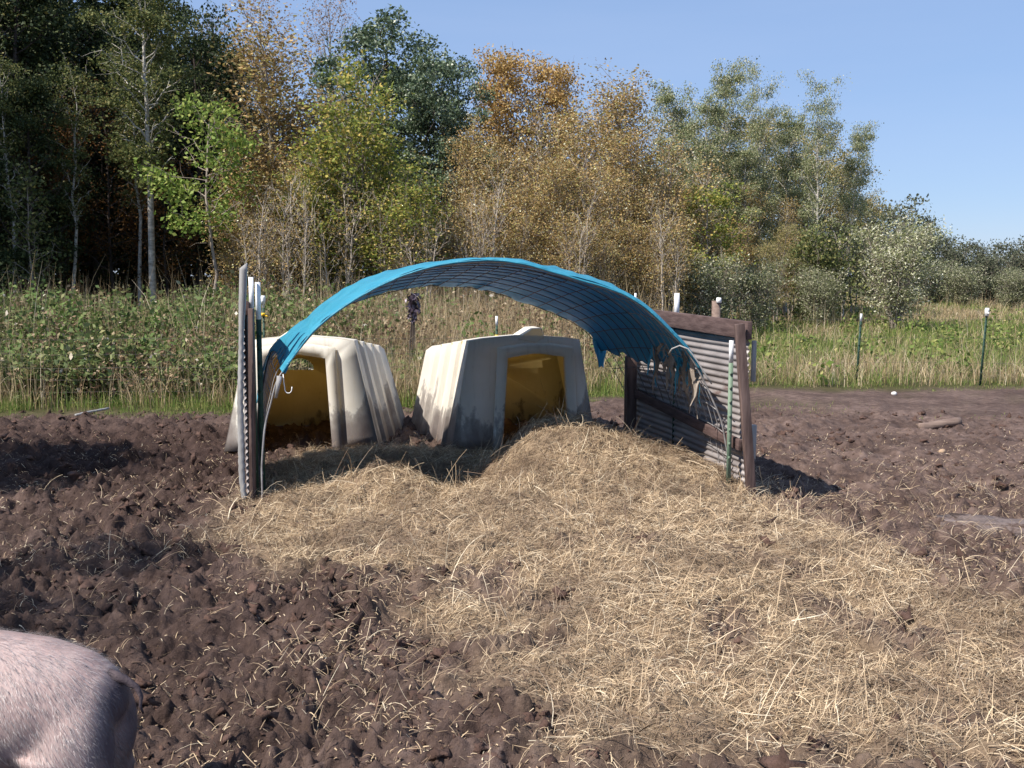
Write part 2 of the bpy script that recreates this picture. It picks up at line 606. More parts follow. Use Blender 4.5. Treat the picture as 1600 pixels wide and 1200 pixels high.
M['grass_tan'] = mat_leaf('grass_tan', [(0, (0.22, 0.155, 0.085)), (0.5, (0.42, 0.32, 0.185)), (0.9, (0.58, 0.47, 0.30)), (1, (0.72, 0.63, 0.46))], 0.25)
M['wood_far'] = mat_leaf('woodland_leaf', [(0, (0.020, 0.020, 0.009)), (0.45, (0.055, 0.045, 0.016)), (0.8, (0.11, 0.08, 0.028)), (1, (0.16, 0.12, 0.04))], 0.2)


# ------------------------------------------------------------------ ground sheet
def build_ground():
    a_front = np.linspace(-46, 46, 800)
    a_rest = np.linspace(46, 314, 70)[1:-1]
    ang = np.radians(np.concatenate([a_front, a_rest]))
    rr = np.concatenate([np.linspace(0.6, 2.4, 40), np.geomspace(2.4, 14, 640)[1:], np.geomspace(14, 900, 130)[1:]])
    A, R = np.meshgrid(ang, rr)
    X, Y = R * np.sin(A), R * np.cos(A)
    Z = height(X, Y)
    nA, nR = len(ang), len(rr)
    V = np.stack([X, Y, Z], -1).reshape(-1, 3)
    i = np.arange(nR - 1)[:, None] * nA
    j = np.arange(nA)[None, :]
    k = (j + 1) % nA
    Q = np.stack([i + j, i + nA + j, i + nA + k, i + k], -1).reshape(-1, 4)
    V = np.vstack([V, [0, 0, Z[0].mean()]])
    T = [(len(V) - 1, jj, (jj + 1) % nA) for jj in range(nA)]
    x, y = V[:, 0], V[:, 1]
    hm = hay_mask(x, y)
    ey = edge_y(x)
    patch = sstep(0.05, 0.3, fbm(x * 0.9, y * 0.9, 2, 71)) * sstep(ey - 3.4, ey - 0.8, y) * sstep(1.5, 2.5, x) * 0.35
    gr = np.clip(sstep(ey - 0.35, ey + 0.25, y + 0.35 * fbm(x * 1.5, y * 1.5, 2, 73)) + patch, 0, 1)
    gr = np.maximum(gr, sstep(20, 40, np.hypot(x, y)))
    wet_and_shade = sstep(0.3, -2.2, x + 0.3 * (y - 6)) * 0.62
    wet_and_shade = wet_and_shade + 0.75 * sstep(-1.6, -2.8, x) * sstep(8.6, 9.3, y + 0.3 * fbm(x * .8, y * .8, 2, 75)) * sstep(12.0, 10.9, y + 0.2 * perlin(x, y, 76))  # shadow band left of the shelter, painted darker on top of the wet tone
    wet_and_shade = np.clip(wet_and_shade + 0.35 * fbm(x * 0.7, y * 0.7, 3, 79), 0, 1) * sstep(14, 11.5, y)
    me = new_mesh("ground", V, Q, T, True, (M['ground'],), {'hay': hm, 'grass': gr, 'wet_and_shade': wet_and_shade})
    o = link("ground", me)
    tag(o, kind='structure')
    return o


build_ground()


# ------------------------------------------------------------------ straw
def scatter_straw(name, N, seed, region, lens, wids, lift, pitch, mat, density_fn, label=None):
    rng = np.random.RandomState(seed)
    xs, ys = [], []
    tot = 0
    while tot < N:
        x = rng.uniform(region[0], region[1], N)
        y = rng.uniform(region[2], region[3], N)
        ok = (rng.rand(N) < density_fn(x, y)) & (np.abs(x) < 0.62 * y + 0.6)
        xs.append(x[ok])
        ys.append(y[ok])
        tot += ok.sum()
        if ok.sum() < N * 0.01:
            break
    x, y = np.concatenate(xs)[:N], np.concatenate(ys)[:N]
    N = len(x)
    K = 5
    L = rng.uniform(lens[0], lens[1], N) * rng.uniform(0.5, 1.0, N)
    # locally combed direction plus scatter
    th = 2.6 * fbm(x * 1.2, y * 1.2, 2, 101) + rng.normal(0, 1.0, N)
    flip = rng.rand(N) < 0.3
    th = np.where(flip, rng.rand(N) * 6.28, th)
    curl = rng.normal(0, 0.55, N)
    ph = rng.normal(0, pitch, N)
    t = np.linspace(-0.5, 0.5, K)
    an = th[:, None] + curl[:, None] * t[None, :]
    px = x[:, None] + np.cumsum(np.cos(an), 1) * (L / K)[:, None]
    py = y[:, None] + np.cumsum(np.sin(an), 1) * (L / K)[:, None]
    z0 = height(x, y)
    e = 0.03
    gx = (height(x + e, y) - z0) / e
    gy = (height(x, y + e) - z0) / e
    gx, gy = np.clip(gx, -1, 1), np.clip(gy, -1, 1)
    lf = np.abs(rng.normal(0, lift, N)) + 0.004
    pz = z0[:, None] + gx[:, None] * (px - x[:, None]) * 0.8 + gy[:, None] * (py - y[:, None]) * 0.8 + lf[:, None]
    pz = pz + (np.arange(K)[None, :] / K - 0.3) * (L * np.tan(np.clip(ph, -1.1, 1.1)))[:, None]
    bend = rng.normal(0, 0.25, N) * L
    pz = pz - np.abs(bend)[:, None] * (t[None, :] * 2) ** 2 * 0.4
    paths = np.stack([px, py, pz], -1)
    w = rng.uniform(wids[0], wids[1], N)
    side = np.stack([-np.sin(th), np.cos(th), rng.normal(0, 0.7, N)], -1)
    side /= np.linalg.norm(side, axis=1)[:, None]
    return ribbons(paths, w, side, 0.55)


def dens_hay(x, y):
    return hay_mask(x, y) ** 1.3


def dens_sparse(x, y):
    d = 0.10 + 0.8 * sstep(0.05, 0.4, fbm(x * 1.1, y * 1.1, 2, 111)) + 0.8 * sstep(0.4, 2.0, x) * sstep(9, 6.5, y)
    return np.clip(d * sstep(9.8, 7.5, y) * (0.25 + 0.75 * sstep(-4.0, -0.6, x)), 0, 1)


mb = MB()
for args in ((120000, 1, (-2.8, 4.2, 2.6, 10.6), (0.04, 0.17), (0.0015, 0.0033), 0.014, 0.24),
             (14000, 2, (-2.8, 4.2, 2.6, 10.4), (0.10, 0.32), (0.0022, 0.0048), 0.02, 0.38),
             (700, 3, (-2.4, 3.5, 2.8, 9.4), (0.2, 0.42), (0.004, 0.007), 0.03, 0.8)):
    mb.add(*scatter_straw('s', *args, M['straw'], dens_hay))
mb.add(*scatter_straw('s', 24000, 4, (-5.0, 5.5, 2.6, 9.6), (0.05, 0.22), (0.002, 0.004), 0.008, 0.22, M['straw'], dens_sparse))
mb.add(*scatter_straw('s', 26000, 6, (-6.5, 7.5, 2.6, 12.5), (0.02, 0.07), (0.0025, 0.006), 0.004, 0.35, M['straw'], lambda x, y: (1 - 0.8 * hay_mask(x, y)) * (0.2 + 0.8 * sstep(0.0, 0.4, fbm(x * 1.7, y * 1.7, 2, 113) + 0.12)) * sstep(12.5, 9, y)))
hay = link("hay_bedding", mb.mesh("hay_bedding", (M['straw'],)))
tag(hay, "loose tan hay and straw bedding heaped under and before the blue tarp shelter", "hay", kind='stuff')


# ------------------------------------------------------------------ mud clods
def build_clods():
    rng = np.random.RandomState(5)
    bm = bmesh.new()
    bmesh.ops.create_icosphere(bm, subdivisions=2, radius=1.0)
    bv = np.array([v.co[:] for v in bm.verts])
    bf = np.array([[v.index for v in f.verts] for f in bm.faces])
    bm.free()
    N = 6500
    x = rng.uniform(-6.5, 7.5, N * 4)
    y = 2.6 + (rng.rand(N * 4) ** 1.4) * 10.5
    d = (1 - hay_mask(x, y)) * (0.25 + 0.75 * sstep(0.0, 0.35, fbm(x * 1.2, y * 1.2, 2, 121) + 0.15)) * (np.abs(x) < 0.62 * y + 0.5)
    d = d * (1 - 0.55 * sstep(0.5, 3, x))
    ok = rng.rand(N * 4) < d
    x, y = x[ok][:N], y[ok][:N]
    N = len(x)
    z = height(x, y)
    s = 0.006 + 0.034 * rng.rand(N) ** 5.0
    nv = len(bv)
    V = np.repeat(bv[None], N, 0)
    for k in range(7):
        ax = rng.normal(size=(N, 1, 3))
        V = V * (1 + 0.30 * np.sin((V * ax * 2.6).sum(-1, keepdims=True) + rng.rand(N, 1, 1) * 6.28))
    V = V * (s[:, None, None] * rng.uniform(0.6, 1.25, (N, 1, 3)))
    V[..., 2] *= 0.75
    V = V + np.stack([x, y, z + s * 0.02], -1)[:, None, :]
    Fc = (bf[None] + (np.arange(N) * nv)[:, None, None]).reshape(-1, 3)
    o = link("mud_clods", new_mesh("mud_clods", V.reshape(-1, 3), None, Fc, True, (M['clod'],)))
    tag(o, "dark crumbled clods of churned mud lying across the pen", "mud", kind='stuff')


build_clods()

# ------------------------------------------------------------------ shelter materials
M['tarp'] = None


def make_tarp_mat():
    m, nt, b = mat_base("blue_tarp")
    v = objco(nt)
    n = noise(nt, 3.5, 5, 0.6, v)
    r = ramp(nt, n.outputs['Fac'], [(0.3, (0.050, 0.34, 0.50)), (0.7, (0.085, 0.44, 0.60))])
    n2 = noise(nt, 9, 5, 0.6, v)
    r2 = ramp(nt, n2.outputs['Fac'], [(0.60, (0, 0, 0)), (0.75, (0.6, 0.6, 0.6))])
    c = mixc(nt, r2.outputs['Color'], r.outputs['Color'], (0.16, 0.46, 0.64))
    nt.links.new(c.outputs['Color'], b.inputs['Base Color'])
    b.inputs['Roughness'].default_value = 0.42
    b.inputs['Specular IOR Level'].default_value = 0.4
    wv = nt.nodes.new('ShaderNodeTexWave')
    wv.inputs['Scale'].default_value = 60
    wv.inputs['Distortion'].default_value = 1.5
    nt.links.new(v, wv.inputs['Vector'])
    n3 = noise(nt, 7, 5, 0.55, v, 0.6)
    ad = nt.nodes.new('ShaderNodeMath')
    ad.operation = 'MULTIPLY_ADD'
    ad.inputs[1].default_value = 0.02
    nt.links.new(wv.outputs['Fac'], ad.inputs[0])
    nt.links.new(n3.outputs['Fac'], ad.inputs[2])
    bump(nt, b, ad.outputs[0], 0.5, 0.05)
    t = nt.nodes.new('ShaderNodeBsdfTranslucent')
    t.inputs['Color'].default_value = (0.05, 0.24, 0.44, 1)
    mx = nt.nodes.new('ShaderNodeMixShader')
    mx.inputs[0].default_value = 0.36
    nt.links.new(b.outputs[0], mx.inputs[1])
    nt.links.new(t.outputs[0], mx.inputs[2])
    nt.links.new(mx.outputs[0], nt.nodes['Material Output'].inputs['Surface'])
    return m


def make_hutch_mat(name, inner):
    m, nt, b = mat_base(name)
    v = objco(nt)
    n = noise(nt, 5, 6, 0.6, v)
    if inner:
        r = ramp(nt, n.outputs['Fac'], [(0.3, (0.62, 0.50, 0.25)), (0.7, (0.74, 0.62, 0.35))])  # yellow of daylight coming through the shell, put into the inner colour
    else:
        r = ramp(nt, n.outputs['Fac'], [(0.3, (0.84, 0.81, 0.72)), (0.7, (0.90, 0.88, 0.81))])
    # mud splashed up the lower part
    sx = nt.nodes.new('ShaderNodeSeparateXYZ')
    nt.links.new(v, sx.inputs[0])
    n2 = noise(nt, 2.6, 6, 0.65, objco(nt, (1, 1, 0.55)))
    mr = nt.nodes.new('ShaderNodeMapRange')
    mr.inputs['From Min'].default_value = 0.0
    mr.inputs['From Max'].default_value = 0.95
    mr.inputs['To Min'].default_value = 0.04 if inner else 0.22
    mr.inputs['To Max'].default_value = -0.22
    nt.links.new(sx.outputs['Z'], mr.inputs['Value'])
    ad = nt.nodes.new('ShaderNodeMath')
    nt.links.new(n2.outputs['Fac'], ad.inputs[0])
    nt.links.new(mr.outputs['Result'], ad.inputs[1])
    rr = ramp(nt, ad.outputs[0], [(0.50, (0, 0, 0)), (0.55, (0.55, 0.55, 0.55)), (0.66, (0.80, 0.80, 0.80)), (0.85, (0.94, 0.94, 0.94))])
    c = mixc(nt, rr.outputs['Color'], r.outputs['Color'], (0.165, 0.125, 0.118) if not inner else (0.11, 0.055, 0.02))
    # faint streaks
    n3 = noise(nt, 8, 4, 0.6, objco(nt, (3, 3, 0.4)))
    r3 = ramp(nt, n3.outputs['Fac'], [(0.56, (0, 0, 0)), (0.75, (0.3, 0.3, 0.3))])
    c = mixc(nt, r3.outputs['Color'], c.outputs['Color'], (0.33, 0.26, 0.18))
    nt.links.new(c.outputs['Color'], b.inputs['Base Color'])
    b.inputs['Roughness'].default_value = 0.5
    b.inputs['Specular IOR Level'].default_value = 0.3
    n4 = noise(nt, 3, 4, 0.5, v)
    bump(nt, b, n4.outputs['Fac'], 0.10, 0.03)
    t = nt.nodes.new('ShaderNodeBsdfTranslucent')
    tm = mixc(nt, rr.outputs['Color'], (0.95, 0.76, 0.36), (0.12, 0.06, 0.02))
    nt.links.new(tm.outputs['Color'], t.inputs['Color'])
    mx = nt.nodes.new('ShaderNodeMixShader')
    mx.inputs[0].default_value = 0.30
    nt.links.new(b.outputs[0], mx.inputs[1])
    nt.links.new(t.outputs[0], mx.inputs[2])
    nt.links.new(mx.outputs[0], nt.nodes['Material Output'].inputs['Surface'])
    return m


M['tarp'] = make_tarp_mat()
M['hutch'] = make_hutch_mat('cream_plastic', False)
M['hutch_in'] = make_hutch_mat('inner_plastic_lit_yellow', True)
M['wire'] = mat_noisy('galvanised_wire', (0.20, 0.19, 0.19), (0.42, 0.41, 0.41), 20, 0.5, bmp=0, metallic=0.3)
M['wire_rust'] = mat_noisy('dull_wire', (0.06, 0.055, 0.055), (0.16, 0.14, 0.13), 20, 0.6, bmp=0, metallic=0.2)
M['board_brown'] = mat_noisy('brown_board', (0.06, 0.038, 0.034), (0.175, 0.122, 0.108), 9, 0.85, (3, 3, 0.35), 0.5, 0.006)
M['board_side'] = mat_noisy('brown_rail', (0.055, 0.034, 0.032), (0.145, 0.098, 0.090), 9, 0.85, (0.5, 0.5, 3), 0.5, 0.006)
M['board_grey'] = mat_noisy('grey_weathered_board', (0.22, 0.215, 0.21), (0.42, 0.415, 0.41), 10, 0.85, (3, 3, 0.3), 0.5, 0.006)
M['tin'] = mat_noisy('corrugated_tin', (0.20, 0.178, 0.175), (0.36, 0.33, 0.325), 6, 0.55, (0.4, 0.4, 1.5), 0.15, 0.004, 0.25, spots=((0.16, 0.11, 0.10), 5, 0.62))
M['post_green'] = mat_noisy('green_post_paint', (0.012, 0.035, 0.024), (0.04, 0.085, 0.06), 12, 0.6, (1, 1, 0.5), 0.2, 0.004)
M['post_green_pale'] = mat_noisy('faded_green_post_paint', (0.10, 0.16, 0.11), (0.23, 0.30, 0.22), 12, 0.6, (1, 1, 0.5), 0.2, 0.004)
M['post_white'] = mat_noisy('white_post_paint', (0.70, 0.71, 0.74), (0.83, 0.83, 0.84), 12, 0.5, bmp=0.1)
M['yellow'] = mat_noisy('yellow_plastic', (0.70, 0.42, 0.02), (0.80, 0.52, 0.04), 12, 0.4, bmp=0)
M['white_plastic'] = mat_noisy('white_plastic', (0.78, 0.78, 0.76), (0.84, 0.84, 0.82), 12, 0.35, bmp=0)
M['stone'] = mat_noisy('grey_stone', (0.10, 0.075, 0.068), (0.25, 0.20, 0.185), 7, 0.9, bmp=0.9, bdist=0.03, spots=((0.09, 0.06, 0.05), 6, 0.52))
M['stone_white'] = mat_noisy('white_stone', (0.6, 0.57, 0.55), (0.8, 0.77, 0.75), 8, 0.8, bmp=0.4)
M['wood_pale'] = mat_noisy('pale_wood', (0.30, 0.20, 0.13), (0.52, 0.38, 0.26), 9, 0.85, (0.4, 3, 3), 0.5, 0.01)
M['wood_old'] = mat_noisy('old_grey_wood', (0.13, 0.09, 0.075), (0.27, 0.20, 0.165), 9, 0.85, (0.4, 3, 3), 0.5, 0.01)
M['tan_fray'] = mat_noisy('frayed_cloth', (0.18, 0.145, 0.115), (0.34, 0.29, 0.24), 14, 0.9, bmp=0.4)


# ------------------------------------------------------------------ arched panels and tarp
U_F = [(409, 772), (411, 690), (424, 625), (440, 582), (497, 512), (560, 466), (640, 428), (725, 411), (800, 411), (880, 431), (985, 467), (1064, 538), (1099, 595), (1128, 665), (1146, 750)]
U_M = [(404, 735), (406, 660), (413, 600), (428, 545), (480, 500), (555, 446), (630, 424), (720, 415), (795, 417), (860, 429), (935, 455), (1000, 505), (1035, 565), (1062, 635), (1080, 715)]
U_R = [(400, 705), (402, 645), (410, 595), (430, 556), (490, 505), (540, 478), (600, 459), (665, 447), (725, 448), (785, 461), (850, 484), (910, 514), (950, 565), (982, 625), (1002, 695)]
NU = len(U_F)


def catmull(Pts, s):
    Pts = np.asarray(Pts)
    n = len(Pts)
    s = np.clip(np.asarray(s, float), 0, n - 1 - 1e-6)
    i = np.floor(s).astype(int)
    f = (s - i)[..., None]
    p0, p1, p2, p3 = (Pts[np.clip(i + k, 0, n - 1)] for k in (-1, 0, 1, 2))
    return 0.5 * ((2 * p1) + (-p0 + p2) * f + (2 * p0 - 5 * p1 + 4 * p2 - p3) * f ** 2 + (-p0 + 3 * p1 - 3 * p2 + p3) * f ** 3)


_yf = np.linspace(7.65, 7.95, NU)
W_F = np.array([P(a, b, y) for (a, b), y in zip(U_F, _yf)])
W_M = np.array([P(a, b, y + 1.05) for (a, b), y in zip(U_M, _yf)])
W_R = np.array([P(a, b, y + d) for (a, b), y, d in zip(U_R, _yf, np.interp(np.arange(NU), [0, 4, 7, 14], [1.95, 1.95, 2.2, 2.6]))])
for W in (W_F, W_M, W_R):
    W[0, 2] = min(W[0, 2], 0.02)
    W[-1, 2] = min(W[-1, 2], 0.05)


def arch(u, v):
    """u along the arch 0..NU-1, v depth 0..1 (arrays of one shape)"""
    f, m, r = catmull(W_F, u), catmull(W_M, u), catmull(W_R, u)
    v = np.asarray(v, float)[..., None]
    return f * (1 - v) * (1 - 2 * v) + m * 4 * v * (1 - v) + r * v * (2 * v - 1)


def arch_normal(u, v):
    e = 0.02
    du = arch(u + e, v) - arch(u - e, v)
    dv = arch(u, v + e) - arch(u, v - e)
    n = np.cross(du, dv)
    n /= np.linalg.norm(n, axis=-1)[..., None] + 1e-9
    return -n if n[..., 2].mean() < 0 else n


def arclen_u():
    s = np.linspace(0, NU - 1 - 1e-4, 600)
    p = arch(s, np.full_like(s, 0.5))
    L = np.concatenate([[0], np.cumsum(np.linalg.norm(np.diff(p, axis=0), axis=1))])
    return s, L


_s, _L = arclen_u()


def wire_panel(name, v0, v1, label, seed):
    mbp = MB()
    s = np.interp(np.linspace(0, _L[-1], 90), _L, _s)
    for v in np.linspace(v0, v1, 8):
        mbp.tube(arch(s, np.full_like(s, v)), 0.0036, 5)
    for d in np.arange(0.02, _L[-1], 0.203):
        uu = float(np.interp(d, _L, _s))
        vv = np.linspace(v0, v1, 12)
        p = arch(np.full_like(vv, uu), vv)
        nrm = arch_normal(np.full_like(vv, uu), vv)
        mbp.tube(p - nrm * 0.006, 0.0036, 5)
    o = mbp.build(name, M['wire'] if seed == 1 else M['wire_rust'])
    tag(o, label, "wire arch", "bent livestock panels")
    return o


wire_panel("mesh_arch", 0.0, 0.50, "front half of the bent wire mesh arch under the blue tarp", 1)
wire_panel("mesh_arch", 0.52, 1.0, "rear half of the bent wire mesh arch nearest the hutches", 2)
# pale outermost wire of the front panel shows as the lit rim and left leg
mbp = MB()
ss = np.interp(np.linspace(0, _L[-1], 140), _L, _s)
rim = arch(ss, np.full_like(ss, -0.004))
rim[:, 0] += 0.006 * perlin(np.arange(140) * 0.21, np.zeros(140), 4)
mbp.tube(rim, 0.0075, 6)
rimo = mbp.build("edge_rod", M['wire'], smooth=True)
tag(rimo, "pale bent rod along the front rim of the arch, its left foot bare", "rod")


def build_tarp():
    nu, nv = 260, 70
    u0, u1 = 3.0, 12.25
    uu = np.linspace(u0, u1, nu)
    V01 = np.linspace(-0.02, 1.0, nv)
    Ug, Vg = np.meshgrid(uu, V01, indexing='ij')
    # ragged right end
    lim = u1 - 0.55 * np.abs(fbm(Vg * 7, Vg * 0 + 1.3, 3, 131)) - 0.9 * sstep(0.25, 0.0, Vg) * 0.2 - 0.3 * sstep(0.5, 1, Vg)
    u0v = u0 - 1.7 * sstep(0.35, 0.8, Vg) - 0.08 * perlin(Vg * 9, Vg * 0, 133)
    Uc = u0v + (Ug - u0) * (lim - u0v) / (u1 - u0)
    Pn = arch(Uc, Vg)
    N = arch_normal(Uc, Vg)
    wr = 0.006 + 0.016 * np.abs(fbm(Uc * 1.1, Vg * 7, 3, 141)) + 0.012 * sstep(0.5, 0.0, np.abs(perlin(Uc * 2, Vg * 2.4, 144)))
    Pn = Pn + N * (wr + 0.003)[..., None]
    # puckered rear hem and left end
    hem = sstep(0.9, 1.0, Vg)
    Pn[..., 2] -= hem * 0.03 * (0.5 + perlin(Uc * 1.3, Vg * 0, 151) + 0.4 * perlin(Uc * 4.1, Vg * 0, 152))
    le = sstep(3.5, 3.0, Uc) * sstep(0.5, 0.2, Vg)
    Pn = Pn - N * (le * 0.035 * (1 - Vg))[..., None]
    idx = np.arange(nu * nv).reshape(nu, nv)
    Q = np.stack([idx[:-1, :-1], idx[1:, :-1], idx[1:, 1:], idx[:-1, 1:]], -1).reshape(-1, 4)
    root = link("tarp", new_mesh("tarp", Pn.reshape(-1, 3), Q, None, True, (M['tarp'],)))
    sd = root.modifiers.new("thick", 'SOLIDIFY')
    sd.thickness = 0.003
    tag(root, "faded blue tarp stretched over the bent wire arch, torn at its right end", "tarp")
    # front hem folded over the rim, standing a little above it
    us = np.linspace(3.05, 11.6, 180)
    k = np.linspace(0, 1, 6)
    rows = []
    for kk in k:
        a = kk * math.pi
        off = 0.020 * math.sin(a)
        vv = -0.024 - 0.010 * math.sin(a) + 0.03 * (kk if kk > 0.5 else 0)
        p = arch(us, np.full_like(us, vv)) + arch_normal(us, np.full_like(us, 0.01)) * (0.004 + 0.026 * kk + 0.006 * perlin(us * 3, us * 0, 7))[:, None]
        rows.append(p)
    Pm = np.stack(rows, 1)
    idx = np.arange(180 * 6).reshape(180, 6)
    Q = np.stack([idx[:-1, :-1], idx[1:, :-1], idx[1:, 1:], idx[:-1, 1:]], -1).reshape(-1, 4)
    link("hem", new_mesh("hem", Pm.reshape(-1, 3), Q, None, True, (M['tarp'],)), root)
    # hanging torn flap at the rear
    rng = np.random.RandomState(3)
    c = arch(np.array([11.1]), np.array([1.0]))[0]
    c = P(937, 527, c[1] + 0.02)
    fl = MB()
    nx, nz = 9, 9
    gridp = []
    for i in range(nz):
        t = i / (nz - 1)
        wd = 0.145 * (1 - 0.55 * t) * (1 + 0.2 * math.sin(5 * t))
        for j in range(nx):
            s_ = j / (nx - 1) - 0.5
            gridp.append((c[0] + s_ * wd + 0.02 * t, c[1] + 0.03 * math.sin(7 * s_ + 4 * t), c[2] + 0.01 - 0.30 * t - (0.05 * abs(s_) if i == nz - 1 else 0)))
    idx = np.arange(nx * nz).reshape(nz, nx)
    fl.add(gridp, np.stack([idx[:-1, :-1], idx[1:, :-1], idx[1:, 1:], idx[:-1, 1:]], -1).reshape(-1, 4))
    fo = fl.build("flap", M['tarp'], root, True)
    # tattered strips hanging at the right end
    for i in range(44):
        u = rng.uniform(11.5, 12.3)
        v = rng.uniform(0.02, 0.55)
        p = arch(np.array([u]), np.array([v]))[0]
        L = rng.uniform(0.08, 0.36)
        w = rng.uniform(0.008, 0.05)
        K = 7
        t = np.linspace(0, 1, K)
        sw = rng.normal(0, 0.05, 2)
        pts = np.stack([p[0] + sw[0] * t + 0.007 * np.sin(t * 9 + i), p[1] + sw[1] * t - 0.02 * t, p[2] + 0.02 - L * t], -1)
        V, Q = ribbons(pts[None], np.array([w]), np.array([[0.8, 0.6 * rng.choice([-1, 1]), 0.0]]), 0.3)
        s_ = MB()
        s_.add(V, Q)
        so = s_.build("torn_strip", M['tan_fray'] if i % 6 else M['tarp'], root, True)
    return root


build_tarp()


# ------------------------------------------------------------------ corrugated walls
def corrugated(mbx, a, b, z0, z1, pitch=0.052, amp=0.008, along='z', off=0.0):
    """sheet from a to b (xy), ridges run horizontally"""
    a, b = np.array(a, float), np.array(b, float)
    d = b - a
    L = np.linalg.norm(d)
    d /= L
    n = np.array([-d[1], d[0]])
    nz = int((z1 - z0) / pitch * 7)
    zz = np.linspace(z0, z1, nz)
    ns = 14
    sx = np.linspace(0, L, ns)
    Sg, Zg = np.meshgrid(sx, zz, indexing='ij')
    w = amp * np.sin(Zg / pitch * 2 * np.pi) + 0.008 * perlin(Sg * 1.5, Zg * 2, 3) + off
    X = a[0] + d[0] * Sg + n[0] * w
    Y = a[1] + d[1] * Sg + n[1] * w
    Zz = Zg + 0.012 * perlin(Sg * 0.9, Zg * 0.5, 8)
    idx = np.arange(ns * nz).reshape(ns, nz)
    V = np.stack([X, Y, Zz], -1).reshape(-1, 3)
    mbx.add(V, np.stack([idx[:-1, :-1], idx[1:, :-1], idx[1:, 1:], idx[:-1, 1:]], -1).reshape(-1, 4))


def plank(mbx, p0, p1, w, t, face):
    """board from p0 to p1, width w across, thickness t along the vector face"""
    p0, p1 = np.array(p0, float), np.array(p1, float)
    d = p1 - p0
    L = np.linalg.norm(d)
    d /= L
    f = np.array(face, float)
    f -= d * f.dot(d)
    f /= np.linalg.norm(f)
    s = np.cross(d, f)
    R = np.stack([s, f, d], 1)
    mbx.box((p0 + p1) / 2, (w, t, L), R)


def right_wall():
    A = P(1159, 785, 7.72)
    A[2] = 0
    ax = np.array([-0.235, 1.0])
    ax = ax / np.linalg.norm(ax)
    front = np.array([A[0], A[1]])
    rear = front + ax * 2.45
    out = np.array([ax[1], -ax[0]])              # outward, away from the tunnel
    zt = P(1160, 503, 7.72)[2]
    root = empty("metal_wall", (front[0], front[1], 0))
    tag(root, "right corrugated metal wall with brown top rail beside the torn tarp end", "wall")
    inv = -np.array([front[0], front[1], 0])

    def bld(m, name, mat, bev=0.004):
        o = m.build(name, mat, root, bevel=bev)
        o.location = inv
        return o
    s1 = MB()
    corrugated(s1, front + out * 0.03, rear + out * 0.03, 0.0, zt - 0.02)
    o = bld(s1, "corrugated_sheet", M['tin'], 0)
    md = o.modifiers.new("thick", 'SOLIDIFY')
    md.thickness = 0.002
    for p in o.data.polygons:
        p.use_smooth = True
    # bottom sheet overlapping on the outer side, standing further out
    s2 = MB()
    corrugated(s2, front + out * 0.085 - ax * 0.03, rear + out * 0.085, -0.05, 0.46)
    o = bld(s2, "lower_sheet", M['tin'], 0)
    md = o.modifiers.new("thick", 'SOLIDIFY')
    md.thickness = 0.004
    for p in o.data.polygons:
        p.use_smooth = True

    def pt(s, o_, z):
        q = front + ax * s + out * o_
        return (q[0], q[1], z)
    m = MB()
    plank(m, pt(-0.07, -0.003, zt - 0.062), pt(2.46, -0.003, zt - 0.03), 0.135, 0.042, (out[0], out[1], 0))
    bld(m, "top_rail", M['board_side'])
    m = MB()
    t0, t1 = P(1177, 815, 7.62), P(1155, 506, 7.62)
    plank(m, t0, t1, 0.072, 0.04, (ax[0], ax[1], 0))
    bld(m, "front_post", M['board_brown'])
    m = MB()
    plank(m, pt(2.36, -0.06, -0.1), pt(2.36, -0.06, zt - 0.10), 0.10, 0.09, (ax[0], ax[1], 0))
    bld(m, "rear_post", M['board_brown'])
    m = MB()
    plank(m, pt(0.0, -0.022, 0.46), pt(2.35, -0.022, 0.60), 0.085, 0.035, (out[0], out[1], 0))
    bld(m, "middle_rail", M['board_side'])
    m = MB()
    plank(m, pt(-0.03, 0.058, 0.36), pt(-0.03, 0.062, 0.62), 0.05, 0.04, (ax[0], ax[1], 0))
    bld(m, "batten", M['board_grey'])
    m = MB()
    plank(m, pt(-0.03, 0.055, 0.95), pt(-0.03, 0.055, zt - 0.14), 0.03, 0.03, (ax[0], ax[1], 0))
    bld(m, "upper_batten", M['board_grey'])
    return root, front, ax, out


RW, rw_front, rw_ax, rw_out = right_wall()


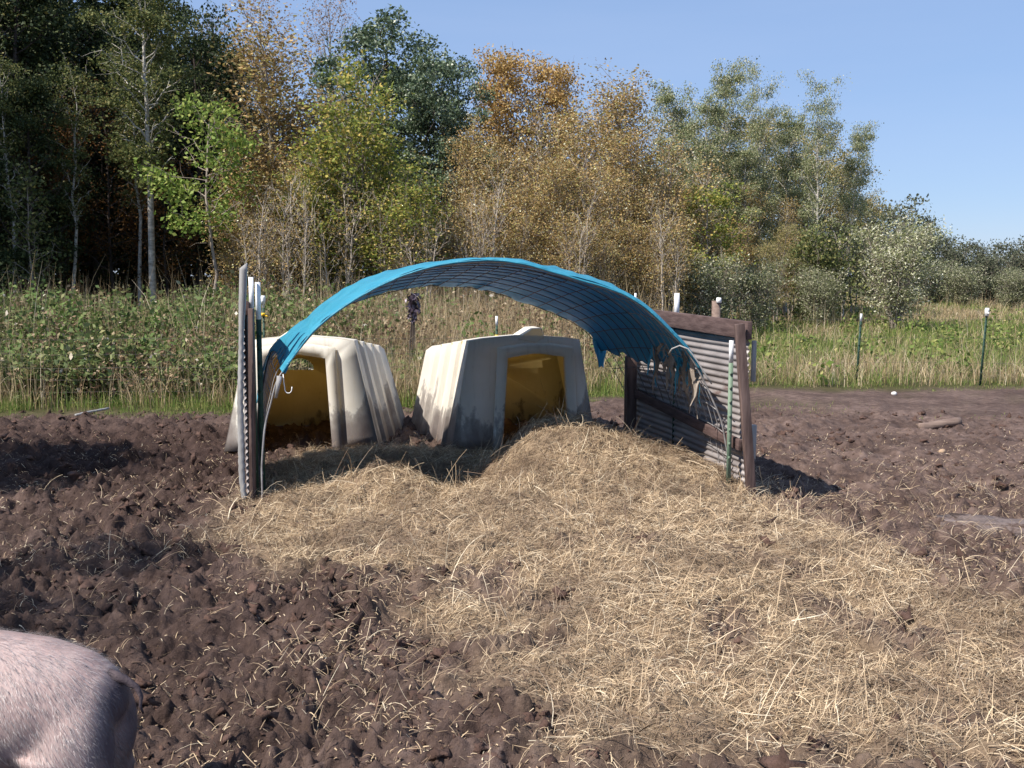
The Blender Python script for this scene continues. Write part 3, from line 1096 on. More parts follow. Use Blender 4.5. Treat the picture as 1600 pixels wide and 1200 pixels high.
def left_wall():
    A = P(383, 790, 7.62)
    front = np.array([A[0], A[1]])
    ax = np.array([-0.262, 1.0])
    ax = ax / np.linalg.norm(ax)
    out = np.array([-ax[1], ax[0]])
    rear = front + ax * 1.85
    zt = P(389, 440, 7.9)[2]
    root = empty("metal_wall", (front[0], front[1], 0))
    tag(root, "left corrugated metal wall seen edge-on with grey board and brown post", "wall")
    inv = -np.array([front[0], front[1], 0])

    def pt(s, o_, z):
        q = front + ax * s + out * o_
        return (q[0], q[1], z)
    s1 = MB()
    corrugated(s1, front - out * 0.025 + ax * 0.14, rear - out * 0.025, 0.0, zt - 0.12, amp=0.010)
    o = s1.build("corrugated_sheet", M['tin'], root, True)
    o.location = inv
    md = o.modifiers.new("thick", 'SOLIDIFY')
    md.thickness = 0.003
    # weathered board with a wavy edge at the front
    nz = 60
    zz = np.linspace(-0.06, P(379, 415, 7.6)[2], nz)
    py_top, py_bot = 415.0, 800.0
    tt = (zz - zz[0]) / (zz[-1] - zz[0])
    cx = np.interp(tt, [0, 0.15, 0.45, 0.75, 1], [P(383, 790, 7.6)[0], P(377, 740, 7.6)[0], P(374, 620, 7.6)[0], P(376, 510, 7.6)[0], P(379.5, 415, 7.6)[0]])
    hw = np.interp(tt, [0, 0.2, 0.5, 0.72, 0.86, 1], [0.016, 0.022, 0.020, 0.016, 0.024, 0.026])
    wav = 0.0055 * np.sin(zz / 0.075 * 2 * np.pi) * np.interp(tt, [0, .7, .8], [1, 1, 0])
    b = MB()
    Vb = []
    for i in range(nz):
        for sx, sy in ((-1, -1), (1, -1), (1, 1), (-1, 1)):
            Vb.append((cx[i] + sx * hw[i] + wav[i] * (1 if sx > 0 else 0.4), 7.6 + sy * 0.014 + 0.02, zz[i] + (0.02 * sx * (i == nz - 1))))
    Qb = []
    for i in range(nz - 1):
        for k in range(4):
            k2 = (k + 1) % 4
            Qb.append((i * 4 + k, i * 4 + k2, i * 4 + 4 + k2, i * 4 + 4 + k))
    Qb += [(3, 2, 1, 0), ((nz - 1) * 4, (nz - 1) * 4 + 1, (nz - 1) * 4 + 2, (nz - 1) * 4 + 3)]
    b.add(Vb, Qb)
    o = b.build("edge_board", M['board_grey'], root)
    o.location = inv
    m = MB()
    p0, p1 = P(395, 772, 7.72), P(392.5, 482, 7.72)
    p0[2] -= 0.1
    plank(m, p0, p1, 0.038, 0.06, (0, 1, 0))
    o = m.build("front_post", M['board_brown'], root, bevel=0.004)
    o.location = inv
    m = MB()
    p0, p1 = P(387, 740, 7.95), P(384, 470, 7.95)
    p0[2] = -0.05
    plank(m, p0, p1, 0.028, 0.05, (0, 1, 0))
    o = m.build("rear_post", M['board_brown'], root, bevel=0.004)
    o.location = inv
    m = MB()
    plank(m, pt(0.1, -0.055, zt - 0.2), pt(1.8, -0.055, zt - 0.24), 0.10, 0.035, (out[0], out[1], 0))
    o = m.build("rail", M['board_side'], root, bevel=0.004)
    o.location = inv
    return root


left_wall()


# ------------------------------------------------------------------ steel T posts
def t_post(x, y, top, white, pale=False, insul=None, label='', group=None, tilt=(0, 0), rz=0.0, width=0.036):
    z0 = zat(x, y)
    root = empty("fence_post", (x, y, z0))
    H = top - z0
    root.rotation_euler = (tilt[0], tilt[1], rz)

    def prof(m, a, b, g=0.0):
        w = width / 2 + g
        m.box((0, 0, (a + b) / 2), (w * 2, 0.006 + 2 * g, b - a))
        m.box((0, 0.018 + g / 2, (a + b) / 2), (0.006 + 2 * g, 0.030, b - a))
    m = MB()
    prof(m, -0.12, H - white)
    zz = 0.2
    while zz < H - white - 0.05:
        m.box((0, -0.007, zz), (0.014, 0.008, 0.022))
        zz += 0.054 * 2
    m.build("post_shaft", M['post_green_pale' if pale else 'post_green'], root)
    m = MB()
    prof(m, H - white, H)
    m.build("white_tip", M['post_white'], root)
    if insul:
        for kind in insul:
            m = MB()
            if kind == 'cap':
                m.tube([(0, 0, H - 0.10), (0, 0, H + 0.0), (0, 0, H + 0.03)], [0.030, 0.036, 0.028], 10)
                m.tube([(0, -0.03, H - 0.055), (0, -0.075, H - 0.05)], 0.012, 8)
                m.build("insulator", M['white_plastic'], root, True)
            else:
                hz = H - white - kind[1]
                m.box((0, -0.01, hz), (0.055, 0.03, 0.05))
                m.tube([(0.0, -0.02, hz), (0.0, -0.075, hz)], 0.014, 8)
                m.tube([(0.03, -0.01, hz - 0.015), (0.07, -0.02, hz - 0.03)], 0.011, 8)
                m.build("insulator", M['yellow'], root)
    tag(root, label, "fence post", group)
    return root


def post_px(px, top_py, Y, white_py, **k):
    p = P(px, top_py, Y)
    w = p[2] - P(px, white_py, Y)[2]
    return t_post(p[0], Y, p[2], w, **k)


SH = "steel posts holding the shelter"
FE = "fence posts round the pen"
post_px(392, 433, 7.80, 488, group=SH, label="white-topped steel post behind the brown board, tallest at the left wall")
post_px(402.5, 441, 7.86, 499, group=SH, label="white-topped dark green steel post just right of the left wall's brown board", rz=0.3, width=0.04)
post_px(1058, 458, 9.15, 498, group=SH, label="white-topped green steel post rising behind the tarp by the right wall", width=0.044)
post_px(1143, 532, 7.74, 567, pale=True, group=SH, label="faded pale green steel post against the inside of the right metal wall", width=0.034)
post_px(411, 465, 15.4, 481, insul=['cap', ('y', 0.10)], group=FE, label="fence post with white cap and yellow insulator beside the left wall")
post_px(776, 494, 15.2, 509, insul=[('y', 0.16)], group=FE, label="fence post with yellow insulator behind the right hutch")
post_px(993, 458, 17.2, 474, group=FE, label="white-tipped fence post behind the blue arch's right shoulder")
post_px(1342, 490, 16.6, 502, group=FE, label="slim green fence post with small white tip in the right meadow edge", tilt=(0, 0.035))
post_px(1537, 484, 16.3, 493, insul=['cap'], group=FE, label="green fence post with white insulator cap at far right", tilt=(0, 0.045))


def wooden_post():
    p = P(1119, 470, 15.8)
    z0 = zat(p[0], p[1])
    root = empty("wooden_post", (p[0], p[1], z0))
    m = MB()
    m.tube([(0, 0, -0.1), (0.005, 0, 0.5), (0, 0, p[2] - z0)], [0.075, 0.07, 0.066], 12)
    m.build("post_shaft", M['wood_old'], root, True)
    m = MB()
    m.tube([(0.03, -0.05, p[2] - z0 - 0.03), (0.03, -0.05, p[2] - z0 + 0.05)], [0.045, 0.035], 10)
    m.build("insulator", M['white_plastic'], root, True)
    tag(root, "weathered wooden fence post with white insulator behind the right metal wall", "fence post", FE)


wooden_post()


# wire fence strung along the rim of the pen
def wire_fence(name, pts, heights, stay, label, r=0.0018):
    m = MB()
    pts = np.array(pts, float)
    d = np.concatenate([[0], np.cumsum(np.linalg.norm(np.diff(pts, axis=0), axis=1))])
    s = np.linspace(0, d[-1], int(d[-1] / 0.5))
    X, Y = np.interp(s, d, pts[:, 0]), np.interp(s, d, pts[:, 1])
    Z = height(X, Y, False)
    for h in heights:
        m.tube(np.stack([X, Y, Z + h + 0.012 * perlin(s * 0.7, s * 0 + h * 9, 3)], -1), r, 4, False)
    if stay:
        for q in np.arange(0, d[-1], stay):
            x, y = np.interp(q, d, pts[:, 0]), np.interp(q, d, pts[:, 1])
            z = zat(x, y)
            m.tube([(x, y, z + heights[0]), (x + 0.01, y, z + (heights[0] + heights[-1]) / 2), (x, y, z + heights[-1])], r, 4, False)
    o = m.build(name, M['wire_rust'])
    tag(o, label, "wire fence")


fx = np.linspace(-12, 1.0, 12)
wire_fence("wire_fence", [(x, float(edge_y(np.array([x]))[0]) + 0.75) for x in fx], [0.06, 0.20, 0.36, 0.52, 0.70, 0.90], 0.305,
           "grey woven wire fence in front of the left brambles")
wire_fence("wire_fence", [(1.0, 15.3), (5.55, 16.55), (7.55, 16.25), (14, 16.2)], [0.35, 0.75, 1.05], 0,
           "thin wire strands between the posts before the right meadow", 0.0015)


# ------------------------------------------------------------------ calf hutches
def hutch(name, loc, rz, label, depth=1.75, vent=True, cx=0.055, wt=0.565, wb=0.75):
    root = empty(name, loc, rz)
    H, peak = 1.10, 0.045
    # rings: (y, base half width, top half width, shoulder height)
    rings = [(0.0, wb, wt, H), (0.34, wb + .01, wt + .005, H - 0.012)]
    y, b, t, h = 0.345, wb, wt, H - 0.01
    for k in range(3):
        b, t, h = b + 0.054, t + 0.056, h - 0.034
        rings.append((y, b, t, h))
        y += 0.40
        rings.append((y, b, t - .012, h - 0.014))
        h -= 0.014
        y += 0.012
    rings.append((depth, b + 0.05, t + 0.035, h - 0.06))

    def sec(yy, bb, tt, hh):
        pts = []
        nside, nroof = 9, 7
        for i in range(nside):
            f = i / (nside - 1)
            pts.append((-bb + (bb - tt) * f, yy, hh * f))
        # rounded shoulder
        for i in range(1, nroof):
            f = i / nroof
            x = -tt + 2 * tt * f
            pts.append((x, yy, hh + peak * (1 - abs(x) / tt) + 0.010))
        for i in range(nside):
            f = 1 - i / (nside - 1)
            pts.append((bb - (bb - tt) * f, yy, hh * f))
        return pts
    S = [sec(*r) for r in rings]
    n = len(S[0])
    m = MB()
    V = np.array(S).reshape(-1, 3)
    Q = []
    for i in range(len(S) - 1):
        for j in range(n - 1):
            Q.append((i * n + j, i * n + j + 1, (i + 1) * n + j + 1, (i + 1) * n + j))
    m.add(V, Q)
    o = m.build("shell", M['hutch'], root)
    md = o.modifiers.new("thick", 'SOLIDIFY')
    md.thickness = 0.006
    md.offset = 1
    o.data.materials.append(M['hutch_in'])
    md.material_offset = 1
    md2 = o.modifiers.new("bevel", 'BEVEL')
    md2.width = 0.004
    md2.segments = 2
    md2.limit_method = 'ANGLE'
    md2.angle_limit = math.radians(25)
    # front wall with doorway
    dw0, dw1, dh, dp = 0.35, 0.295, 0.93, 0.045          # half width at the foot / at the top, height, peak

    def front(m, y0):
        outer = S[0]
        out = np.array(outer)[:, [0, 2]]
        inner = []
        for (x, z) in out:
            pass
        # door outline, same count as outer so quads bridge the two
        ins = []
        nside, nroof = 9, 7
        for i in range(nside):
            f = i / (nside - 1)
            ins.append((cx - dw0 + (dw0 - dw1) * f, dh * f))
        for i in range(1, nroof):
            f = i / nroof
            x = -dw1 + 2 * dw1 * f
            ins.append((cx + x, dh + dp * (1 - abs(x) / dw1)))
        for i in range(nside):
            f = 1 - i / (nside - 1)
            ins.append((cx + dw0 - (dw0 - dw1) * f, dh * f))
        Vv = [(x, y0, z) for x, z in out] + [(x, y0, z) for x, z in ins]
        k = len(out)
        Qq = [(i, k + i, k + i + 1, i + 1) for i in range(k - 1)]
        m.add(Vv, Qq)
        return ins
    m = MB()
    ins = front(m, 0.0)
    o = m.build("front_panel", M['hutch'], root)
    md = o.modifiers.new("thick", 'SOLIDIFY')
    md.thickness = 0.02
    md.offset = -1
    # raised surround of the doorway
    m = MB()
    ins = np.array(ins)
    ctr = np.array([cx, 0.0])
    off = []
    for (x, z) in ins:
        s_ = 1 if x > cx + 0.01 else (-1 if x < cx - 0.01 else 0)
        up = 0.105 if z > dh - 0.01 else 0.105 * (z / dh)
        off.append((x + s_ * 0.10, z + up))
    off = np.array(off)
    k = len(ins)
    Vv = [(x, -0.012, z) for x, z in off] + [(x, -0.045, z) for x, z in off * 0.8 + ins * 0.2] + [(x, -0.045, z) for x, z in ins] + [(x, 0.03, z) for x, z in ins]
    Qq = []
    for r_ in range(3):
        Qq += [(r_ * k + i, r_ * k + i + 1, (r_ + 1) * k + i + 1, (r_ + 1) * k + i) for i in range(k - 1)]
    m.add(Vv, Qq)
    o = m.build("door_surround", M['hutch'], root)
    # ridge cap above the door
    m = MB()
    w0, zc = 0.20, H + 0.005
    cap = [(cx - 0.20, zc + 0.01), (cx - 0.035, zc + 0.115), (cx + 0.065, zc + 0.12), (cx + 0.09, zc + 0.02), (cx + 0.0, zc - 0.03)]
    kk = len(cap)
    Vv = [(x, -0.006, z) for x, z in cap] + [(x, 0.36, z) for x, z in cap]
    bmx = bmesh.new()
    vs = [bmx.verts.new(v) for v in Vv]
    bmx.faces.new(vs[:kk])
    bmx.faces.new(vs[kk:][::-1])
    for i in range(kk):
        j = (i + 1) % kk
        bmx.faces.new((vs[i], vs[kk + i], vs[kk + j], vs[j]))
    bmesh.ops.recalc_face_normals(bmx, faces=bmx.faces[:])
    mm = bpy.data.meshes.new("roof_cap")
    bmx.to_mesh(mm)
    bmx.free()
    mm.materials.append(M['hutch'])
    o = link("roof_cap", mm, root)
    md = o.modifiers.new("bevel", 'BEVEL')
    md.width = 0.012
    md.segments = 3
    # back wall with half-moon vent
    b2, t2, h2 = rings[-1][1:]
    yb = depth - 0.01
    m = MB()
    back = np.array(S[-1])[:, [0, 2]]
    k = len(back)
    vz, vr = 0.655, (0.135 if vent else 0.004)
    ang = np.linspace(math.pi, 0, k - 16)
    hole = [(-vr, vz)] * 0
    # vent outline: along the flat sill then over the half moon
    sill = [(-vr + 0, vz)] * 8
    arcp = [(vr * 1.15 * math.cos(a), vz + vr * math.sin(a)) for a in np.linspace(math.pi, 0, k)]
    Vv = [(x, yb, z) for x, z in back] + [(x + (-0.24 if vent else 0.03), yb, z) for x, z in arcp]
    Qq = [(i, i + 1, k + i + 1, k + i) for i in range(k - 1)]
    # part below the sill
    Vv += [(back[0][0], yb, back[0][1]), (back[-1][0], yb, back[-1][1])]
    m.add(Vv, Qq + [(0, k, 2 * k - 1, k - 1)])
    o = m.build("back_panel", M['hutch_in'], root)
    md = o.modifiers.new("thick", 'SOLIDIFY')
    md.thickness = 0.006
    md.offset = 0
    tag(root, label, "calf hutch", "cream plastic calf hutches")
    return root


rg = P(820, 705, 10.25)
hutch("calf_hutch", (rg[0], 10.25, 0.0), math.atan2(0.215, 1.0), "cream plastic calf hutch on the right, its front shaded by the tarp", vent=False, cx=0.11)
hutch("calf_hutch", (-2.10, 10.15, 0.0), math.atan2(0.07, 1.0), "cream plastic calf hutch by the left wall, with half-moon rear vent showing", cx=-0.05, wt=0.525, wb=0.77)


# hook on the left foot of the arch
def hook():
    p = P(441, 585, 7.6)
    m = MB()
    a = np.linspace(0, 1, 6)
    pts = [(p[0] + 0.002, 7.62, p[2]), (p[0] + 0.006, 7.62, p[2] - 0.06), (p[0] + 0.012, 7.62, p[2] - 0.105)]
    for t in np.linspace(math.pi, 2 * math.pi, 8):
        pts.append((p[0] + 0.038 + 0.026 * math.cos(t), 7.62, p[2] - 0.115 + 0.028 * math.sin(t)))
    pts.append((p[0] + 0.066, 7.62, p[2] - 0.095))
    m.tube(pts, 0.0038, 6)
    o = m.build("hook", M['white_plastic'], None, True)
    tag(o, "small white hook dangling from the left end of the blue tarp", "hook")
    # grey tie where tarp end is knotted round the rod
    m = MB()
    q0, q1 = P(437, 588, 7.60), P(431, 622, 7.60)
    m.tube([q0, (q0 + q1) / 2, q1], [0.022, 0.015, 0.011], 8)
    o = m.build("tie_wrap", M['board_grey'], None, True)
    tag(o, "grey wrapping that binds the tarp's left end to the bare rod", "wrapping")


hook()

# a stray wire sticking up where the tarp tears
m = MB()
q = [P(1045, 553, 7.9), P(1050, 545, 7.85), P(1062, 540, 7.82), P(1075, 545, 7.8), P(1088, 562, 7.8), P(1104, 588, 7.8), P(1112, 600, 7.8)]
m.tube(q, 0.006, 6)
o = m.build("bent_wire", M['board_grey'], None, True)
tag(o, "loose grey cord curling over the tarp's torn right corner", "cord")


# ------------------------------------------------------------------ pig
def make_pig():
    # local frame: +x to the rump, head towards -x; origin under the rump end
    prof = [(0.0, 0.42, 0.015, 0.02), (-0.02, 0.425, 0.075, 0.06), (-0.06, 0.422, 0.125, 0.105), (-0.13, 0.42, 0.168, 0.155), (-0.25, 0.42, 0.198, 0.197),
            (-0.40, 0.42, 0.21, 0.222), (-0.60, 0.42, 0.222, 0.238), (-0.80, 0.42, 0.222, 0.235), (-1.0, 0.43, 0.205, 0.222), (-1.14, 0.44, 0.18, 0.20),
            (-1.26, 0.455, 0.15, 0.165), (-1.36, 0.45, 0.135, 0.14), (-1.45, 0.43, 0.115, 0.12), (-1.54, 0.395, 0.085, 0.085), (-1.62, 0.365, 0.062, 0.06), (-1.68, 0.35, 0.055, 0.052), (-1.69, 0.35, 0.01, 0.01)]
    bm = bmesh.new()
    n = 28
    rings = []
    for (x, zc, hw, hh) in prof:
        ring = []
        for k in range(n):
            a = 2 * math.pi * k / n
            ring.append(bm.verts.new((x, hw * math.cos(a), zc + hh * math.sin(a) * (1.0 if math.sin(a) > 0 else 0.96))))
        rings.append(ring)
    for r0, r1 in zip(rings[:-1], rings[1:]):
        for k in range(n):
            bm.faces.new((r0[k], r0[(k + 1) % n], r1[(k + 1) % n], r1[k]))
    bm.faces.new(rings[0][::-1])
    bm.faces.new(rings[-1])

    def blob(c, r, rot=0.0):
        b = bmesh.ops.create_icosphere(bm, subdivisions=3, radius=1.0)
        R = Matrix.Translation(c) @ Matrix.Rotation(rot, 4, 'Y') @ Matrix.Diagonal((*r, 1))
        bmesh.ops.transform(bm, matrix=R, verts=b['verts'])

    def limb(pts, rad):
        ringsl = []
        for (x, y, z), r in zip(pts, rad):
            ringsl.append([bm.verts.new((x + r * math.cos(2 * math.pi * k / 14), y + r * 0.92 * math.sin(2 * math.pi * k / 14), z)) for k in range(14)])
        for r0, r1 in zip(ringsl[:-1], ringsl[1:]):
            for k in range(14):
                bm.faces.new((r0[k], r0[(k + 1) % 14], r1[(k + 1) % 14], r1[k]))
        bm.faces.new(ringsl[0][::-1])
        bm.faces.new(ringsl[-1])
    for s in (-1, 1):
        blob((-0.15, 0.098 * s, 0.295), (0.140, 0.105, 0.205), 0.10)                # ham
        limb([(-0.19, 0.125 * s, 0.32), (-0.15, 0.13 * s, 0.22), (-0.08, 0.13 * s, 0.16), (-0.09, 0.13 * s, 0.10), (-0.115, 0.13 * s, 0.05), (-0.13, 0.13 * s, 0.0)],
             [0.105, 0.08, 0.052, 0.042, 0.038, 0.045])
        blob((-1.05, 0.11 * s, 0.36), (0.13, 0.09, 0.20), -0.1)
        limb([(-1.05, 0.125 * s, 0.30), (-1.06, 0.125 * s, 0.2), (-1.05, 0.125 * s, 0.13), (-1.06, 0.125 * s, 0.06), (-1.08, 0.125 * s, 0.0)],
             [0.085, 0.06, 0.048, 0.04, 0.046])
        # ears
        blob((-1.33, 0.105 * s, 0.565), (0.045, 0.012 + 0.03, 0.075), -0.6)
    bmesh.ops.recalc_face_normals(bm, faces=bm.faces[:])
    me = bpy.data.meshes.new("pig_raw")
    bm.to_mesh(me)
    bm.free()
    tmp = bpy.data.objects.new("pig_raw", me)
    COL.objects.link(tmp)
    r = tmp.modifiers.new("r", 'REMESH')
    r.mode = 'VOXEL'
    r.voxel_size = 0.011
    sm = tmp.modifiers.new("s", 'SMOOTH')
    sm.factor = 0.5
    sm.iterations = 16
    dg = bpy.context.evaluated_depsgraph_get()
    pm = bpy.data.meshes.new_from_object(tmp.evaluated_get(dg))
    bpy.data.objects.remove(tmp)
    pm.name = "pig"
    for p in pm.polygons:
        p.use_smooth = True
    # skin
    m, nt, b = mat_base("pig_skin")
    v = objco(nt)
    n1 = noise(nt, 5, 5, 0.6, v)
    rc = ramp(nt, n1.outputs['Fac'], [(0.3, (0.36, 0.245, 0.225)), (0.7, (0.47, 0.36, 0.335))])
    n2 = noise(nt, 30, 4, 0.7, objco(nt, (1, 1, 0.25)))
    r2 = ramp(nt, n2.outputs['Fac'], [(0.5, (0, 0, 0)), (0.75, (0.45, 0.45, 0.45))])
    c = mixc(nt, r2.outputs['Color'], rc.outputs['Color'], (0.27, 0.235, 0.24))
    # muddy rump
    sx = nt.nodes.new('ShaderNodeSeparateXYZ')
    nt.links.new(v, sx.inputs[0])
    ad = nt.nodes.new('ShaderNodeMath')
    ad.operation = 'MULTIPLY_ADD'
    ad.inputs[1].default_value = 0.07
    nt.links.new(n1.outputs['Fac'], ad.inputs[0])
    nt.links.new(sx.outputs['X'], ad.inputs[2])
    a3 = nt.nodes.new('ShaderNodeMath')
    a3.inputs[1].default_value = 0.2
    nt.links.new(ad.outputs[0], a3.inputs[0])
    r3 = ramp(nt, a3.outputs[0], [(0.165, (0, 0, 0)), (0.215, (0.92, 0.92, 0.92))])
    c = mixc(nt, r3.outputs['Color'], c.outputs['Color'], (0.055, 0.042, 0.055))
    n5 = noise(nt, 4.2, 4, 0.6, v)
    ad2 = nt.nodes.new('ShaderNodeMath')
    ad2.operation = 'MULTIPLY_ADD'
    ad2.inputs[1].default_value = -0.9
    nt.links.new(sx.outputs['Z'], ad2.inputs[0])
    nt.links.new(n5.outputs['Fac'], ad2.inputs[2])
    r4 = ramp(nt, ad2.outputs[0], [(0.27, (0, 0, 0)), (0.40, (0.7, 0.7, 0.7))])
    c = mixc(nt, r4.outputs['Color'], c.outputs['Color'], (0.22, 0.13, 0.10))
    nt.links.new(c.outputs['Color'], b.inputs['Base Color'])
    b.inputs['Roughness'].default_value = 0.6
    b.inputs['Subsurface Weight'].default_value = 0.08
    b.inputs['Subsurface Radius'].default_value = (0.03, 0.012, 0.008)
    n6 = noise(nt, 70, 3, 0.6, objco(nt, (1, 1, 0.3)))
    bump(nt, b, n6.outputs['Fac'], 0.25, 0.006)
    pm.materials.clear()
    pm.materials.append(m)
    rz = math.radians(1)
    root = link("pig", pm, None, (-1.205, 3.09, 0.0), (0, 0, rz))
    tag(root, "pale pink pig with white bristles and muddy rump, cut off by the frame", "pig")
    # bristles
    rng = np.random.RandomState(8)
    nv = len(pm.polygons)
    cen = np.zeros(nv * 3)
    nor = np.zeros(nv * 3)
    pm.polygons.foreach_get("center", cen)
    pm.polygons.foreach_get("normal", nor)
    cen, nor = cen.reshape(-1, 3), nor.reshape(-1, 3)
    ok = np.where((cen[:, 2] > 0.12) & (cen[:, 0] > -1.5))[0]
    pick = rng.choice(ok, 44000)
    c0, n0 = cen[pick] + rng.normal(0, 0.004, (44000, 3)), nor[pick]
    flow = np.stack([np.full(44000, 0.55) + 0.2 * np.sin(c0[:, 2] * 9), np.zeros(44000), -0.9 + 0 * c0[:, 0]], -1) + rng.normal(0, 0.16, (44000, 3))
    flow -= n0 * (flow * n0).sum(1, keepdims=True)
    flow /= np.linalg.norm(flow, axis=1)[:, None] + 1e-6
    L = rng.uniform(0.014, 0.036, 44000)
    K = 4
    t = np.linspace(0, 1, K)
    paths = c0[:, None, :] + flow[:, None, :] * (L[:, None] * t[None, :])[..., None] + n0[:, None, :] * (0.001 + 0.006 * np.sin(t * 2.4))[None, :, None]
    side = np.cross(flow, n0)
    V, Q = ribbons(paths, rng.uniform(0.0005, 0.0009, 44000), side, 0.2)
    hm = mat_leaf('pig_bristle', [(0, (0.10, 0.09, 0.095)), (0.3, (0.25, 0.225, 0.225)), (0.7, (0.46, 0.42, 0.405)), (1, (0.62, 0.57, 0.55))], 0.1, 0.4, 0.4)
    hnt = hm.node_tree
    hr = [n for n in hnt.nodes if n.type == 'VALTORGB'][0]
    hx = hnt.nodes.new('ShaderNodeSeparateXYZ')
    hv = objco(hnt)
    hnt.links.new(hv, hx.inputs[0])
    hn = noise(hnt, 5, 5, 0.6, hv)
    h2 = hnt.nodes.new('ShaderNodeMath')
    h2.operation = 'MULTIPLY_ADD'
    h2.inputs[1].default_value = 0.07
    hnt.links.new(hn.outputs['Fac'], h2.inputs[0])
    hnt.links.new(hx.outputs['X'], h2.inputs[2])
    h3 = hnt.nodes.new('ShaderNodeMath')
    h3.inputs[1].default_value = 0.2
    hnt.links.new(h2.outputs[0], h3.inputs[0])
    hs = ramp(hnt, h3.outputs[0], [(0.165, (0, 0, 0)), (0.215, (0.9, 0.9, 0.9))])
    hc = mixc(hnt, hs.outputs['Color'], hr.outputs['Color'], (0.05, 0.04, 0.052))
    for l in list(hnt.links):
        if l.from_node.name == hr.name and l.to_node.name != hc.name:
            hnt.links.new(hc.outputs['Color'], l.to_socket)
    ho = link("bristles", new_mesh("bristles", V, Q, None, False, (hm,)), root)
    ho["kind"] = "stuff"
    # tail: short, dangling, muddy
    md = mat_noisy('muddy_skin', (0.035, 0.028, 0.036), (0.10, 0.075, 0.08), 20, 0.8, bmp=0.5)
    tb = MB()
    pts = [(-0.06, 0, 0.505), (-0.01, 0, 0.492), (0.03, -0.004, 0.468), (0.045, -0.008, 0.438), (0.042, -0.012, 0.41), (0.05, -0.01, 0.385)]
    tb.tube(pts, [0.022, 0.015, 0.010, 0.007, 0.005, 0.003], 10)
    to = tb.build("tail", md, root, True)
    for s in (-1, 1):
        for x in (-0.13, -1.08):
            hb = MB()
            hb.tube([(x, 0.128 * s, -0.005), (x - 0.005, 0.128 * s, 0.03)], [0.05, 0.042], 10)
            hb.build("hoof", M['bark_dark'], root, True)
        e = MB()
        e.tube([(-1.475, 0.098 * s, 0.475), (-1.478, 0.112 * s, 0.476)], [0.013, 0.006], 8)
        e.build("eye", M['bark_dark'], root, True)
    return root


make_pig()


# ------------------------------------------------------------------ odd things on the ground
def rock(name, c, r, mat, label, cat, seed, rz=0.0, flat=False):
    bm = bmesh.new()
    bmesh.ops.create_cube(bm, size=2.0) if flat else bmesh.ops.create_icosphere(bm, subdivisions=3, radius=1.0)
    if flat:
        bmesh.ops.bevel(bm, geom=bm.edges[:], offset=0.25, segments=3, affect='EDGES')
        bmesh.ops.subdivide_edges(bm, edges=bm.edges[:], cuts=2, use_grid_fill=True)
    rng = random.Random(seed)
    for v in bm.verts:
        k = 1 + 0.10 * math.sin(v.co.x * 3 + seed) * math.cos(v.co.y * 4 + seed) + rng.uniform(-0.025, 0.025)
        v.co = Vector((v.co.x * r[0] * k, v.co.y * r[1] * k, v.co.z * r[2] * k))
    me = bpy.data.meshes.new(name)
    bm.to_mesh(me)
    bm.free()
    for p in me.polygons:
        p.use_smooth = True
    me.materials.append(mat)
    o = link(name, me, None, c, (0, 0, rz))
    tag(o, label, cat)
    return o


g = gp(1560, 828)
rock("stone_slab", (g[0] + 0.06, g[1] + 0.05, zat(g[0], g[1]) - 0.005), (0.42, 0.17, 0.055), M['stone'], "flat grey stone slab half buried in mud at the right edge", "stone", 3, -0.28, True)
g = gp(1397, 616)
rock("stone", (g[0], g[1], zat(g[0], g[1]) + 0.02), (0.04, 0.035, 0.03), M['stone_white'], "small white stone on bare mud before the right fence", "stone", 5)
g = gp(1472, 706)
rock("stone", (g[0], g[1], zat(g[0], g[1]) + 0.02), (0.035, 0.03, 0.03), M['wood_pale'], "small tan stone in the churned mud at right", "stone", 9)


def log(name, a, b, r, mat, label, cat, seed=0):
    m = MB()
    a, b = np.array(a), np.array(b)
    t = np.linspace(0, 1, 9)
    pts = a[None] + (b - a)[None] * t[:, None]
    pts[:, 2] += 0.012 * perlin(t * 5, t * 0, seed)
    m.tube(pts, r * (1 + 0.25 * perlin(t * 6, t * 0 + 2, seed)), 9)
    o = m.build(name, mat, None, True)
    tag(o, label, cat)


def gz(px, py, dz=0.02):
    g = gp(px, py)
    return (g[0], g[1], zat(g[0], g[1]) + dz)


log("plank", gz(1436, 665, 0.03), gz(1500, 664, 0.03), 0.05, M['wood_old'], "short grey wooden plank lying on mud at right", "plank", 1)
log("log", gz(84, 631, 0.03), gz(172, 626, 0.05), 0.055, M['wood_pale'], "pale bare log lying in grass below the left brambles", "log", 2)
log("stick", gz(118, 650, 0.02), gz(170, 643, 0.03), 0.016, M['board_grey'], "thin grey stick on the mud rim at left", "stick", 3)


